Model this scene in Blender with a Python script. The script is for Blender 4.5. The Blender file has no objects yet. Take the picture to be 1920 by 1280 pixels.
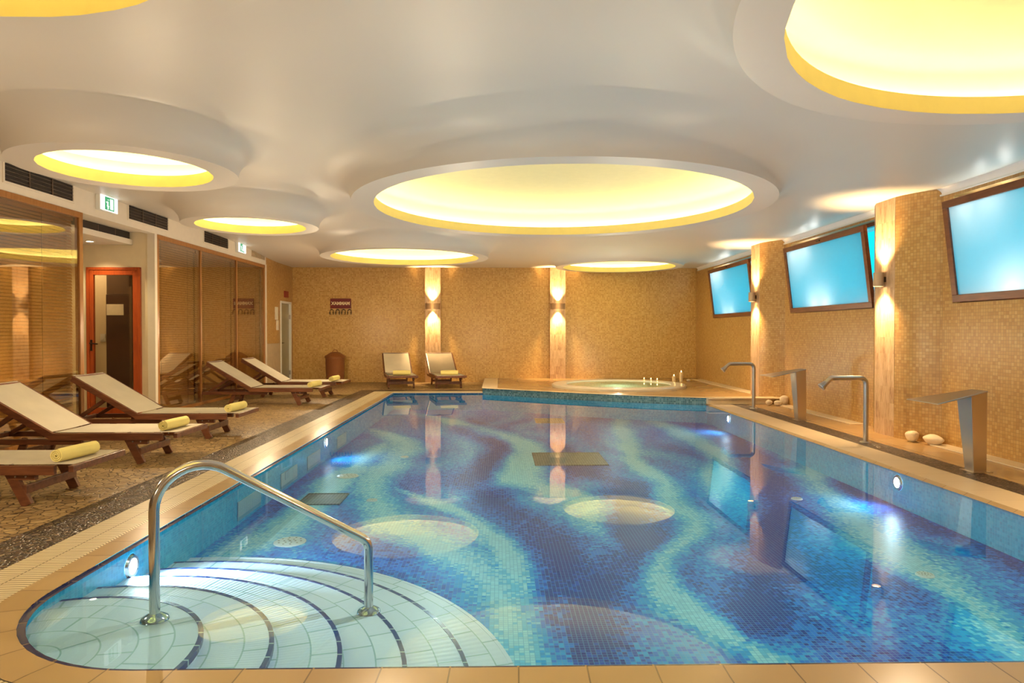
import bpy, bmesh, math, random
from mathutils import Vector, Matrix
from mathutils.geometry import delaunay_2d_cdt
random.seed(7)
PI = math.pi
sc = bpy.context.scene
COL = sc.collection
CAMZ = 1.2

# ------------------------------------------------------------------ node helpers
class NT:
    def __init__(s, name):
        s.m = bpy.data.materials.new(name); s.m.use_nodes = True
        s.t = s.m.node_tree; s.t.nodes.clear()
        s.out = s.n('ShaderNodeOutputMaterial')
    def n(s, t, **kw):
        x = s.t.nodes.new(t)
        for k, v in kw.items(): setattr(x, k, v)
        return x
    def put(s, inp, v):
        if v is None: return
        if isinstance(v, bpy.types.NodeSocket): s.t.links.new(v, inp)
        else:
            try: inp.default_value = v
            except Exception:
                inp.default_value = (v[0], v[1], v[2], 1) if len(v) == 3 else v
    def math(s, op, a, b=None, c=None, clamp=False):
        x = s.n('ShaderNodeMath', operation=op); x.use_clamp = clamp
        s.put(x.inputs[0], a); s.put(x.inputs[1], b)
        if c is not None: s.put(x.inputs[2], c)
        return x.outputs[0]
    def vmath(s, op, a, b=None):
        x = s.n('ShaderNodeVectorMath', operation=op)
        s.put(x.inputs[0], a)
        if b is not None: s.put(x.inputs[1], b)
        return x.outputs[0]
    def sep(s, v):
        x = s.n('ShaderNodeSeparateXYZ'); s.put(x.inputs[0], v); return x.outputs
    def comb(s, a=0, b=0, c=0):
        x = s.n('ShaderNodeCombineXYZ')
        for i, v in enumerate((a, b, c)): s.put(x.inputs[i], v)
        return x.outputs[0]
    def coord(s, which='Object'):
        return s.n('ShaderNodeTexCoord').outputs[which]
    def noise(s, v, scale=5, detail=2, rough=.5, dist=0):
        x = s.n('ShaderNodeTexNoise')
        s.put(x.inputs['Vector'], v); x.inputs['Scale'].default_value = scale
        x.inputs['Detail'].default_value = detail; x.inputs['Roughness'].default_value = rough
        x.inputs['Distortion'].default_value = dist
        return x.outputs[0]
    def white(s, v):
        x = s.n('ShaderNodeTexWhiteNoise', noise_dimensions='3D'); s.put(x.inputs['Vector'], v)
        return x.outputs['Value']
    def ramp(s, f, stops, interp='LINEAR'):
        x = s.n('ShaderNodeValToRGB'); s.put(x.inputs[0], f)
        cr = x.color_ramp; cr.interpolation = interp
        while len(cr.elements) < len(stops): cr.elements.new(0.5)
        for e, (p, c) in zip(cr.elements, stops):
            e.position = p; e.color = (c[0], c[1], c[2], 1)
        return x.outputs[0]
    def mix(s, f, a, b, mode='MIX'):
        x = s.n('ShaderNodeMix', data_type='RGBA', blend_type=mode)
        s.put(x.inputs[0], f); s.put(x.inputs[6], a); s.put(x.inputs[7], b)
        return x.outputs[2]
    def bump(s, h, strength=.3, dist=.01):
        x = s.n('ShaderNodeBump'); x.inputs['Strength'].default_value = strength
        x.inputs['Distance'].default_value = dist; s.put(x.inputs['Height'], h)
        return x.outputs[0]
    def bsdf(s, col, rough=.5, metal=0, spec=.5, normal=None, emit=None, es=0, **kw):
        x = s.n('ShaderNodeBsdfPrincipled')
        s.put(x.inputs['Base Color'], col); s.put(x.inputs['Roughness'], rough)
        x.inputs['Metallic'].default_value = metal
        x.inputs['Specular IOR Level'].default_value = spec
        if normal is not None: s.put(x.inputs['Normal'], normal)
        if emit is not None:
            s.put(x.inputs['Emission Color'], emit); x.inputs['Emission Strength'].default_value = es
        return x.outputs[0]
    def done(s, sh):
        s.t.links.new(sh, s.out.inputs['Surface']); return s.m

def plain(name, col, rough=.5, metal=0, spec=.5, var=.06, scale=12):
    t = NT(name)
    f = t.noise(t.coord(), scale, 3)
    lo = tuple(c * (1 - var) for c in col); hi = tuple(min(1, c * (1 + var)) for c in col)
    return t.done(t.bsdf(t.ramp(f, [(.3, lo), (.7, hi)]), rough, metal, spec))

def emis(name, col, st):
    t = NT(name)
    e = t.n('ShaderNodeEmission'); t.put(e.inputs[0], col); e.inputs[1].default_value = st
    return t.done(e.outputs[0])

def axes(t, ax, which='Object'):
    o = t.sep(t.coord(which))
    i = {'x': 0, 'y': 1, 'z': 2}
    if ax == 'wall': return t.math('ADD', o[0], o[1]), o[2]
    return o[i[ax[0]]], o[i[ax[1]]]

def cells(t, u, v, su, sv, g=.07):
    a = t.math('DIVIDE', u, su); b = t.math('DIVIDE', v, sv)
    ca, cb = t.math('FLOOR', a), t.math('FLOOR', b)
    fa, fb = t.math('FRACT', a), t.math('FRACT', b)
    ma = t.math('ABSOLUTE', t.math('SUBTRACT', fa, .5)); mb = t.math('ABSOLUTE', t.math('SUBTRACT', fb, .5))
    grout = t.math('GREATER_THAN', t.math('MAXIMUM', ma, mb), .5 - g)
    return ca, cb, grout

def mosaic(name, ax, su, sv, stops, grout, g=.07, rough=.35, which='Object', patch=.25, spec=.5, bump=.25):
    t = NT(name)
    u, v = axes(t, ax, which)
    ca, cb, gm = cells(t, u, v, su, sv, g)
    cell = t.comb(ca, cb, 3.7)
    w = t.white(cell)
    big = t.noise(t.comb(u, v, 1.3), 2.2, 3)
    f = t.math('ADD', t.math('MULTIPLY', w, 1 - patch), t.math('MULTIPLY', big, patch))
    col = t.ramp(f, stops)
    col = t.mix(gm, col, grout)
    nb = t.bump(t.math('SUBTRACT', 1, gm), bump, .004)
    return t.done(t.bsdf(col, rough, 0, spec, nb))

# ------------------------------------------------------------------ object helpers
def tag(o, label=None, cat=None, group=None, kind=None):
    if label: o['label'] = label
    if cat: o['category'] = cat
    if group: o['group'] = group
    if kind: o['kind'] = kind
    return o

def obj(name, bm, m, parent=None, smooth=None, up=False):
    bmesh.ops.recalc_face_normals(bm, faces=bm.faces)
    if up:
        bm.normal_update()
        bmesh.ops.reverse_faces(bm, faces=[f for f in bm.faces if f.normal.z < 0])
    me = bpy.data.meshes.new(name)
    if smooth is not None:
        for f in bm.faces: f.smooth = True
    bm.to_mesh(me); bm.free()
    if smooth is not None:
        me.set_sharp_from_angle(angle=math.radians(smooth))
    me.materials.append(m)
    o = bpy.data.objects.new(name, me); COL.objects.link(o)
    if parent is not None: o.parent = parent
    return o

def struct(name, bm, m, parent=None, smooth=None, label=None):
    o = obj(name, bm, m, parent, smooth)
    if parent is None:
        o['kind'] = 'structure'
        if label: o['label'] = label
    return o

def thing(name, label, cat, loc=(0, 0, 0), rotz=0, group=None, kind=None):
    o = bpy.data.objects.new(name, None); COL.objects.link(o)
    o.empty_display_size = .1
    o.location = loc; o.rotation_euler = (0, 0, rotz)
    return tag(o, label, cat, group, kind)

def dup(root, loc, rotz=0, label=None):
    r = root.copy(); COL.objects.link(r); r.location = loc; r.rotation_euler = (0, 0, rotz)
    if label: r['label'] = label
    for ch in list(root.children):
        c = ch.copy(); COL.objects.link(c); c.parent = r
        for g in list(ch.children):
            d = g.copy(); COL.objects.link(d); d.parent = c
    return r

def B(): return bmesh.new()

def box(bm, x0, x1, y0, y1, z0, z1, bev=0, mat=None):
    vs = [bm.verts.new((x, y, z)) for x in (x0, x1) for y in (y0, y1) for z in (z0, z1)]
    fs = [bm.faces.new([vs[i] for i in q]) for q in
          ((0, 1, 3, 2), (4, 6, 7, 5), (0, 4, 5, 1), (2, 3, 7, 6), (0, 2, 6, 4), (1, 5, 7, 3))]
    if mat is not None:
        for v in vs: v.co = mat @ v.co
    if bev:
        es = list({e for f in fs for e in f.edges})
        bmesh.ops.bevel(bm, geom=es, offset=bev, segments=2, affect='EDGES', profile=.6)
    return bm

def beam(bm, p, q, w, h, up=(0, 0, 1), bev=.004, ext=0):
    p, q = Vector(p), Vector(q); d = (q - p); L = d.length; d.normalize()
    s = d.cross(Vector(up)).normalized(); u = s.cross(d)
    M = Matrix((d, s, u)).transposed().to_4x4(); M.translation = p
    return box(bm, -ext, L + ext, -w / 2, w / 2, -h / 2, h / 2, bev, M)

def tube(bm, pts, r, seg=12, caps=True):
    pts = [Vector(p) for p in pts]
    n = len(pts)
    rr = r if isinstance(r, (list, tuple)) else [r] * n
    tang = []
    for i in range(n):
        a = pts[max(0, i - 1)]; b = pts[min(n - 1, i + 1)]
        tang.append((b - a).normalized())
    ref = Vector((0, 0, 1)) if abs(tang[0].z) < .9 else Vector((1, 0, 0))
    s = tang[0].cross(ref).normalized()
    rings = []
    for i in range(n):
        t = tang[i]
        s = (s - t * s.dot(t)).normalized(); u = t.cross(s)
        rings.append([bm.verts.new(pts[i] + (s * math.cos(2 * PI * k / seg) + u * math.sin(2 * PI * k / seg)) * rr[i]) for k in range(seg)])
    for i in range(n - 1):
        for k in range(seg):
            bm.faces.new((rings[i][k], rings[i][(k + 1) % seg], rings[i + 1][(k + 1) % seg], rings[i + 1][k]))
    if caps:
        bm.faces.new(rings[0]); bm.faces.new(rings[-1])
    return bm

def fillet(pts, r, n=8):
    pts = [Vector(p) for p in pts]; out = [pts[0]]
    rr = r if isinstance(r, (list, tuple)) else [r] * (len(pts) - 2)
    for i in range(1, len(pts) - 1):
        a = (pts[i - 1] - pts[i]).normalized(); b = (pts[i + 1] - pts[i]).normalized()
        ang = a.angle(b); ri = rr[i - 1]; t = ri / math.tan(ang / 2)
        c = pts[i] + (a + b).normalized() * (ri / math.sin(ang / 2))
        p0 = pts[i] + a * t - c; p1 = pts[i] + b * t - c
        tot = p0.angle(p1); ax = p0.cross(p1).normalized()
        for k in range(n + 1):
            out.append(c + Matrix.Rotation(tot * k / n, 3, ax) @ p0)
    out.append(pts[-1]); return out

def lathe(bm, prof, seg=32, c=(0, 0, 0), close=False, a0=0, a1=2 * PI):
    full = abs(a1 - a0 - 2 * PI) < 1e-6
    n = seg if full else seg + 1
    rings = []
    for r, z in prof:
        if r < 1e-6:
            rings.append([bm.verts.new((c[0], c[1], c[2] + z))])
        else:
            rings.append([bm.verts.new((c[0] + r * math.cos(a0 + (a1 - a0) * k / seg), c[1] + r * math.sin(a0 + (a1 - a0) * k / seg), c[2] + z)) for k in range(n)])
    pairs = list(zip(rings, rings[1:]))
    if close: pairs.append((rings[-1], rings[0]))
    for A, Bq in pairs:
        m = n if full else n - 1
        for k in range(m):
            j = (k + 1) % n
            if len(A) == 1 and len(Bq) == 1: continue
            if len(A) == 1: bm.faces.new((A[0], Bq[k], Bq[j]))
            elif len(Bq) == 1: bm.faces.new((A[k], Bq[0], A[j]))
            else: bm.faces.new((A[k], Bq[k], Bq[j], A[j]))
    return bm

def poly(bm, pts, z):
    f = bm.faces.new([bm.verts.new((p[0], p[1], z)) for p in pts])
    bmesh.ops.triangulate(bm, faces=[f]); return bm

def prism(bm, pts, z0, z1):
    lo = [bm.verts.new((p[0], p[1], z0)) for p in pts]; hi = [bm.verts.new((p[0], p[1], z1)) for p in pts]
    a = bm.faces.new(lo); b = bm.faces.new(hi); n = len(pts)
    for i in range(n): bm.faces.new((lo[i], lo[(i + 1) % n], hi[(i + 1) % n], hi[i]))
    bmesh.ops.triangulate(bm, faces=[a, b]); return bm

def offset_path(path, d):
    out = []
    P = [Vector((p[0], p[1])) for p in path]
    for i, p in enumerate(P):
        ds = []
        if i > 0: ds.append((P[i] - P[i - 1]).normalized())
        if i < len(P) - 1: ds.append((P[i + 1] - P[i]).normalized())
        ns = [Vector((-q.y, q.x)) for q in ds]
        if len(ns) == 1: out.append(p + ns[0] * d)
        else:
            m = (ns[0] + ns[1]).normalized(); out.append(p + m * (d / max(.2, m.dot(ns[0]))))
    return out

def arclen(path):
    s = [0]
    for a, b in zip(path, path[1:]): s.append(s[-1] + (Vector(b[:2]) - Vector(a[:2])).length)
    return s

def strip(path, d0, d1, z0, z1=None, mid=None):
    """flat band between two offsets of a path; uv = (arc length, offset) in metres"""
    if z1 is None: z1 = z0
    bm = B(); uv = bm.loops.layers.uv.new('UVMap')
    S = arclen(offset_path(path, mid if mid is not None else (d0 + d1) / 2)); A = offset_path(path, d0); C = offset_path(path, d1)
    va = [bm.verts.new((p.x, p.y, z0)) for p in A]; vc = [bm.verts.new((p.x, p.y, z1)) for p in C]
    for i in range(len(path) - 1):
        f = bm.faces.new((va[i], va[i + 1], vc[i + 1], vc[i]))
        for l, q in zip(f.loops, ((S[i], d0), (S[i + 1], d0), (S[i + 1], d1), (S[i], d1))): l[uv].uv = q
    return bm

def vstrip(path, z0, z1, d=0):
    bm = B(); uv = bm.loops.layers.uv.new('UVMap')
    P = offset_path(path, d); S = arclen(path)
    a = [bm.verts.new((p.x, p.y, z0)) for p in P]; b = [bm.verts.new((p.x, p.y, z1)) for p in P]
    for i in range(len(path) - 1):
        f = bm.faces.new((a[i], a[i + 1], b[i + 1], b[i]))
        for l, q in zip(f.loops, ((S[i], z0), (S[i + 1], z0), (S[i + 1], z1), (S[i], z1))): l[uv].uv = q
    return bm

def wall_holes(bm, axis, pos, thick, u0, u1, z0, z1, holes):
    """slab wall normal to axis ('x' or 'y') with rectangular holes (u0,u1,z0,z1)"""
    us = sorted({u0, u1} | {h[0] for h in holes} | {h[1] for h in holes})
    zs = sorted({z0, z1} | {h[2] for h in holes} | {h[3] for h in holes})
    for a, b in zip(us, us[1:]):
        for c, d in zip(zs, zs[1:]):
            mu, mz = (a + b) / 2, (c + d) / 2
            if any(h[0] < mu < h[1] and h[2] < mz < h[3] for h in holes): continue
            p0, p1 = min(pos, pos + thick), max(pos, pos + thick)
            if axis == 'x': box(bm, p0, p1, a, b, c, d)
            else: box(bm, a, b, p0, p1, c, d)
    return bm

# ------------------------------------------------------------------ materials
TAN = [(0, (.40, .205, .055)), (.3, (.49, .275, .082)), (.6, (.535, .315, .10)), (.85, (.575, .355, .128)), (1, (.65, .45, .20))]
M = {}
M['mosaic_back_lit'] = mosaic('tan stone mosaic back', 'wall', .034, .034, [(p, (min(1, c[0] * 1.22), min(1, c[1] * 1.28), c[2] * 1.25)) for p, c in TAN], (.38, .21, .075), .05)  # lighter, yellower copy of the side mosaic, lamp glow put into its colour
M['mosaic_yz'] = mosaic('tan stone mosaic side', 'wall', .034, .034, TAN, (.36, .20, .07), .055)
M['mosaic_uv'] = mosaic('tan stone mosaic curved', 'xy', .034, .034, TAN, (.36, .20, .07), .055, which='UV')
SLIV = [(0, (.42, .22, .12)), (.35, (.60, .40, .24)), (.7, (.70, .50, .32)), (1, (.80, .64, .46))]
def streak(name):
    t = NT(name)
    o = t.sep(t.coord())
    u = t.math('ADD', o[0], o[1])
    n = t.noise(t.comb(t.math('MULTIPLY', u, 55), t.math('MULTIPLY', o[2], 7), 2), 1.0, 4, .7, .3)
    ca, cb, gm = cells(t, u, o[2], .047, .19, .012)
    w = t.white(t.comb(ca, cb, 1.7))
    f = t.math('ADD', t.math('MULTIPLY', n, .8), t.math('MULTIPLY', w, .2))
    col = t.ramp(f, [(.25, (.30, .14, .07)), (.45, (.56, .36, .20)), (.6, (.66, .45, .27)), (.8, (.76, .58, .38))])
    return t.done(t.bsdf(col, .55, 0, .4, t.bump(n, .5, .012)))
M['sliver_xz'] = streak('split stone column')
M['sliver_yz'] = M['sliver_xz']
M['turq'] = mosaic('turquoise glass mosaic', 'xy', .024, .024, [(0, (.01, .38, .66)), (.5, (.02, .50, .78)), (1, (.06, .62, .88))], (.06, .58, .84), .07, .25, 'UV')
M['slate_mosaic'] = mosaic('blue grey mosaic', 'xy', .03, .03, [(0, (.03, .10, .13)), (.5, (.07, .20, .25)), (1, (.20, .36, .40))], (.22, .32, .32), .07, .25, 'UV')

# centre lines of the mosaic streams (x, y in metres) and half widths: L light, D dark
STREAMS = {
    'L1': ([(2.1, 11.59), (1.83, 9.7), (1.58, 7.62), (1.71, 6.82), (1.6, 6.12), (1.59, 5.53), (1.4, 5.05), (1.19, 4.74), (0.98, 4.3), (0.94, 4.0), (0.98, 3.74), (1.06, 3.54)], 0.17),
    'L2': ([(-0.98, 11.94), (-0.32, 10.82), (0.2, 9.7), (0.4, 8.59), (0.18, 7.62), (0.25, 6.92), (0.55, 6.44), (0.74, 6.2), (0.77, 5.97)], 0.3),
    'L3': ([(-1.62, 10.09), (-1.22, 9.11), (-1.29, 7.99), (-1.32, 7.15), (-1.18, 6.44), (-0.88, 5.47), (-0.54, 4.97), (-0.25, 4.55), (-0.08, 4.18), (0.01, 3.77), (0.07, 3.49), (0.12, 3.14)], 0.26),
    'L3b': ([(-0.54, 6.06), (-0.36, 5.81), (-0.12, 5.4), (0.02, 4.84), (0.1, 4.38)], 0.14),
    'L4': ([(3.6, 11.66), (3.84, 10.15), (3.95, 9.28), (3.59, 7.99), (3.18, 6.73), (3.06, 5.97), (2.85, 5.18), (2.74, 4.47), (2.66, 3.93), (2.59, 3.51)], 0.24),
    'L5': ([(-1.58, 8.59), (-1.67, 7.04), (-1.66, 6.16), (-1.72, 5.52), (-1.75, 5.11), (-1.83, 4.74)], 0.22),
    'L6': ([(1.85, 12.8), (2.5, 12.39), (2.72, 11.32), (2.75, 9.7), (2.75, 8.59), (2.43, 7.31)], 0.22),
    'D1': ([(-0.3, 11.0), (-0.06, 8.94), (-0.13, 7.62), (-0.27, 6.82), (-0.08, 6.2), (0.17, 5.73), (0.4, 5.28), (0.46, 4.74), (0.35, 4.11), (0.27, 3.63), (0.26, 3.14)], 0.24),
    'D2': ([(0.88, 8.98), (1.0, 7.36), (1.29, 6.64), (1.17, 5.88), (1.03, 5.28), (0.81, 4.64), (0.63, 4.11), (0.51, 3.77), (0.43, 3.36)], 0.26),
    'D3': ([(4.16, 9.42), (3.72, 7.39), (3.48, 6.57), (3.44, 5.92), (3.39, 5.14), (3.51, 4.92), (3.45, 4.58)], 0.25),
    'D4': ([(3.35, 9.42), (2.97, 7.8), (2.69, 6.73), (2.46, 5.92), (2.12, 5.18), (1.69, 4.28), (1.38, 3.64)], 0.22),
}
def pool_floor_mat():
    t = NT('wavy blue pool mosaic')
    u, v = axes(t, 'xy')
    S = .0245
    ca, cb, gm = cells(t, u, v, S, S, .075)
    x = t.math('MULTIPLY', ca, S); y = t.math('MULTIPLY', cb, S)
    w = t.white(t.comb(ca, cb, .5)); w2 = t.white(t.comb(ca, cb, 9.5))
    n1 = t.noise(t.comb(t.math('MULTIPLY', x, .5), t.math('MULTIPLY', y, .28), 4.2), 1.0, 1, .5, .2)
    n2 = t.noise(t.comb(t.math('MULTIPLY', x, 1.7), t.math('MULTIPLY', y, .7), 8.8), 1.0, 3, .55, .3)
    n3 = t.noise(t.comb(t.math('MULTIPLY', x, .9), t.math('MULTIPLY', y, .35), 1.8), 1.0, 1, .5, 0)
    a = t.math('SINE', t.math('ADD', t.math('MULTIPLY', y, 1.35), t.math('MULTIPLY', x, .7)))
    b = t.math('SINE', t.math('ADD', t.math('MULTIPLY', y, 2.5), t.math('MULTIPLY', x, -1.5)))
    uu = t.math('ADD', x, t.math('MULTIPLY', a, .30))
    uu = t.math('ADD', uu, t.math('MULTIPLY', b, .12))
    uu = t.math('ADD', uu, t.math('MULTIPLY', n1, 2.2))
    uu = t.math('ADD', uu, t.math('MULTIPLY', n2, .55))
    s = t.math('SINE', t.math('MULTIPLY', uu, 2 * PI / 1.05))
    f = t.math('MULTIPLY_ADD', s, .13, .40)
    f = t.math('ADD', f, t.math('MULTIPLY', t.math('SUBTRACT', n3, .5), .5))
    f = t.math('ADD', f, t.math('MULTIPLY', t.math('SUBTRACT', n2, .5), .35))
    xj = t.math('ADD', x, t.math('MULTIPLY', t.math('SUBTRACT', n2, .5), .35))
    yn = t.math('DIVIDE', y, 14.0)
    best = {'L': None, 'D': None}
    for k, (pts_, hw) in STREAMS.items():
        fc = t.n('ShaderNodeFloatCurve'); t.put(fc.inputs['Value'], yn)
        cv = fc.mapping.curves[0]
        P = sorted((p[1] / 14.0, (p[0] + 3) / 8.0) for p in pts_)
        y0, y1 = P[0][0], P[-1][0]
        while len(cv.points) < len(P): cv.points.new(.5, .5)
        for q, p in zip(cv.points, P): q.location = p
        fc.mapping.update()
        xs = t.math('MULTIPLY_ADD', fc.outputs[0], 8.0, -3.0)
        d = t.math('ABSOLUTE', t.math('SUBTRACT', xj, xs))
        far = t.math('MULTIPLY', t.math('MAXIMUM', t.math('MAXIMUM', t.math('SUBTRACT', y0, yn), t.math('SUBTRACT', yn, y1)), 0), 9)
        L = t.math('SUBTRACT', t.math('SUBTRACT', 1, t.math('DIVIDE', d, hw * 1.2)), far)
        L = t.math('MAXIMUM', L, 0)
        best[k[0]] = L if best[k[0]] is None else t.math('MAXIMUM', best[k[0]], L)
    f = t.math('SUBTRACT', f, t.math('MULTIPLY', best['D'], .42))
    f = t.math('ADD', f, t.math('MULTIPLY', best['L'], .72))
    f = t.math('ADD', f, t.math('MULTIPLY', t.math('SUBTRACT', w, .5), .34), clamp=True)
    col = t.ramp(f, [(0, (.008, .022, .30)), (.16, (.008, .075, .55)), (.28, (.010, .20, .80)), (.46, (.02, .40, .90)), (.66, (.20, .66, .94)), (.86, (.48, .88, .98))], 'CONSTANT')
    col = t.mix(t.math('MULTIPLY', w2, .22), col, (.03, .12, .40, 1), 'MIX')
    col = t.mix(t.math('MULTIPLY', gm, .6), col, (.12, .42, .72, 1))
    return t.done(t.bsdf(col, .4, 0, .08))
M['pool_floor'] = pool_floor_mat()

def deck_stone():
    t = NT('crazy paved beige stone')
    c = t.coord()
    dn = t.n('ShaderNodeTexNoise'); dn.inputs['Scale'].default_value = 9; t.put(dn.inputs['Vector'], c)
    cd = t.vmath('ADD', c, t.vmath('SCALE', dn.outputs[1], None))
    t.t.nodes[-1]
    sc_ = cd.node.inputs[1].links[0].from_node; sc_.inputs['Scale'].default_value = .05
    e = t.n('ShaderNodeTexVoronoi', feature='DISTANCE_TO_EDGE'); e.inputs['Scale'].default_value = 15; t.put(e.inputs['Vector'], cd)
    f = t.n('ShaderNodeTexVoronoi', feature='F1'); f.inputs['Scale'].default_value = 15; t.put(f.inputs['Vector'], cd)
    cell = t.sep(f.outputs['Color'])[0]
    col = t.ramp(cell, [(0, (.26, .165, .07)), (.5, (.36, .24, .11)), (1, (.48, .34, .17))])
    big = t.noise(c, 1.2, 4)
    col = t.mix(t.math('MULTIPLY', big, .5), col, (.24, .15, .07, 1))
    joint = t.math('LESS_THAN', e.outputs['Distance'], .05)
    col = t.mix(joint, col, (.075, .045, .022, 1))
    h = t.math('MINIMUM', e.outputs['Distance'], .12)
    return t.done(t.bsdf(col, .42, 0, .5, t.bump(h, .6, .03)))
M['stone'] = deck_stone()

def pebble():
    t = NT('dark pebble strip')
    c = t.coord()
    e = t.n('ShaderNodeTexVoronoi', feature='DISTANCE_TO_EDGE'); e.inputs['Scale'].default_value = 40; t.put(e.inputs['Vector'], c)
    f = t.n('ShaderNodeTexVoronoi', feature='F1'); f.inputs['Scale'].default_value = 40; t.put(f.inputs['Vector'], c)
    cell = t.sep(f.outputs['Color'])[0]
    col = t.ramp(cell, [(0, (.03, .018, .012)), (.5, (.075, .045, .03)), (.85, (.14, .09, .06)), (1, (.28, .20, .14))])
    col = t.mix(t.math('LESS_THAN', e.outputs['Distance'], .07), col, (.015, .010, .008, 1))
    return t.done(t.bsdf(col, .35, 0, .5, t.bump(t.math('MINIMUM', e.outputs['Distance'], .3), .8, .02)))
M['pebble'] = pebble()

def uvtile(name, su, sv, stops, grout, gu, gv, rough=.4, vphase=0.0):
    t = NT(name)
    o = t.sep(t.coord('UV'))
    a = t.math('DIVIDE', o[0], su); b = t.math('DIVIDE', t.math('SUBTRACT', o[1], vphase), sv)
    w = t.white(t.comb(t.math('FLOOR', a), t.math('FLOOR', b), 2.2))
    col = t.ramp(t.math('ADD', t.math('MULTIPLY', w, .7), t.math('MULTIPLY', t.noise(t.coord(), 6, 3), .3)), stops)
    ma = t.math('GREATER_THAN', t.math('ABSOLUTE', t.math('SUBTRACT', t.math('FRACT', a), .5)), .5 - gu)
    mb = t.math('GREATER_THAN', t.math('ABSOLUTE', t.math('SUBTRACT', t.math('FRACT', b), .5)), .5 - gv)
    g = t.math('MAXIMUM', ma, mb)
    col = t.mix(g, col, grout)
    return t.done(t.bsdf(col, rough, 0, .5, t.bump(t.math('SUBTRACT', 1, g), .5, .006)))
M['coping'] = uvtile('beige coping tile', .245, .3, [(0, (.36, .24, .115)), (1, (.45, .31, .16))], (.16, .10, .05), .012, 0.0, .3, -.05)
M['grate'] = uvtile('cream overflow grate', .0265, .145, [(0, (.70, .59, .40)), (1, (.76, .66, .47))], (.17, .12, .06), .17, .02, .4, .15)
M['coping_right'] = uvtile('cream coping right', .3, .5, [(0, (.66, .52, .36)), (1, (.72, .58, .42))], (.45, .33, .2), .006, 0, .35)
M['edge_tile'] = uvtile('navy edge tile', .245, .1, [(0, (.015, .02, .09)), (1, (.03, .035, .13))], (.28, .2, .12), .014, 0, .15)
M['deck_tile'] = mosaic('amber stone tile', 'xy', .42, .42, [(0, (.38, .22, .09)), (.5, (.46, .28, .12)), (1, (.52, .34, .16))], (.30, .18, .08), .006, .22, patch=.6, bump=.1)
M['trim_cream'] = plain('cream stone trim', (.74, .60, .42), .35)
M['nosing'] = plain('warm cream nosing', (.78, .62, .40), .3)

def ceiling_mat():
    t = NT('satin ceiling paint')
    n = t.noise(t.coord(), .6, 2)
    col = t.ramp(n, [(.3, (.70, .645, .57)), (.7, (.74, .69, .61))])
    return t.done(t.bsdf(col, .42, 0, .35))
M['ceiling'] = ceiling_mat()
M['white_wall'] = plain('warm white plaster', (.80, .72, .60), .6, var=.02)
M['cove'] = plain('white cove plaster', (.92, .90, .90), .5, var=.01)
M['alcove'] = plain('cream plaster', (.82, .70, .48), .6, var=.02)
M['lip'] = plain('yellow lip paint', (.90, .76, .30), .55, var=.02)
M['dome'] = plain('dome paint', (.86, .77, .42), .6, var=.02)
M['led'] = emis('warm led strip', (1, .88, .52, 1), 42)

def wood(name, a, b, rough=.38, ax=0):
    t = NT(name)
    c = t.coord()
    o = t.sep(c)
    sc_ = [14, 14, 14]; sc_[ax] = 1.6
    v = t.comb(t.math('MULTIPLY', o[0], sc_[0]), t.math('MULTIPLY', o[1], sc_[1]), t.math('MULTIPLY', o[2], sc_[2]))
    n = t.noise(v, 2.2, 5, .6, .6)
    return t.done(t.bsdf(t.ramp(n, [(.25, a), (.75, b)]), rough, 0, .5, t.bump(n, .12, .004)))
M['wood'] = wood('oiled hardwood', (.075, .022, .010), (.21, .075, .032))
M['wood_frame'] = wood('brown window wood', (.12, .035, .014), (.22, .075, .03), .35, 1)
M['wood_red'] = wood('orange red door wood', (.33, .05, .010), (.50, .095, .018), .32, 2)
M['wood_amber'] = wood('amber partition wood', (.30, .12, .03), (.45, .20, .055), .32, 2)
M['darkdoor'] = plain('dark brown door', (.055, .014, .007), .3)
def fabric(name, col, sc_=260, rough=.85):
    t = NT(name); o = t.sep(t.coord())
    w = t.math('ADD', t.math('SINE', t.math('MULTIPLY', o[0], sc_ * 3)), t.math('SINE', t.math('MULTIPLY', o[1], sc_ * 3)))
    n = t.noise(t.coord(), 5, 3)
    c = t.ramp(n, [(.3, tuple(q * .93 for q in col)), (.7, col)])
    return t.done(t.bsdf(c, rough, 0, .2, t.bump(w, .1, .002)))
M['canvas'] = fabric('cream sling canvas', (.95, .88, .74))
M['towel'] = fabric('yellow terry towel', (.86, .74, .28), 160)

def steel(name, col, rough):
    t = NT(name); c = t.coord()
    n = t.noise(c, 60, 3)
    r = t.math('ADD', rough, t.math('MULTIPLY', n, .1))
    return t.done(t.bsdf(col, r, 1.0, .5))
M['steel'] = steel('polished steel', (.66, .65, .64), .10)
M['brushed'] = steel('brushed steel', (.50, .46, .43), .26)
M['dark_metal'] = plain('dark hook metal', (.05, .03, .02), .35, .6)
M['sconce'] = plain('satin tan sconce', (.52, .38, .25), .35, .3)
M['lens'] = emis('sconce lens', (1, .78, .42, 1), 25)
M['poollens'] = emis('pool lamp lens', (.92, .98, 1, 1), 60)
M['white_plastic'] = plain('white plastic', (.80, .80, .76), .35, var=.02)
M['grey_grate'] = mosaic('grey drain grate', 'xy', .03, .03, [(0, (.20, .24, .24)), (1, (.26, .30, .29))], (.05, .09, .12), .14, .4)
M['tan_grate'] = mosaic('tan drain grate', 'xy', .04, .04, [(0, (.36, .32, .18)), (1, (.42, .38, .22))], (.14, .14, .1), .12, .4)
M['white_grille'] = mosaic('white wall grille', 'yz', .022, .2, [(0, (.60, .70, .68)), (1, (.66, .76, .74))], (.20, .50, .60), .14, .4)
M['vent_dark'] = plain('vent dark', (.02, .013, .010), .6)
M['vent_slat'] = plain('vent slat', (.12, .08, .055), .4, .3)
M['vent_blank'] = plain('vent beige', (.52, .40, .26), .5)
M['sign'] = plain('maroon sign', (.16, .010, .012), .35)
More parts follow.
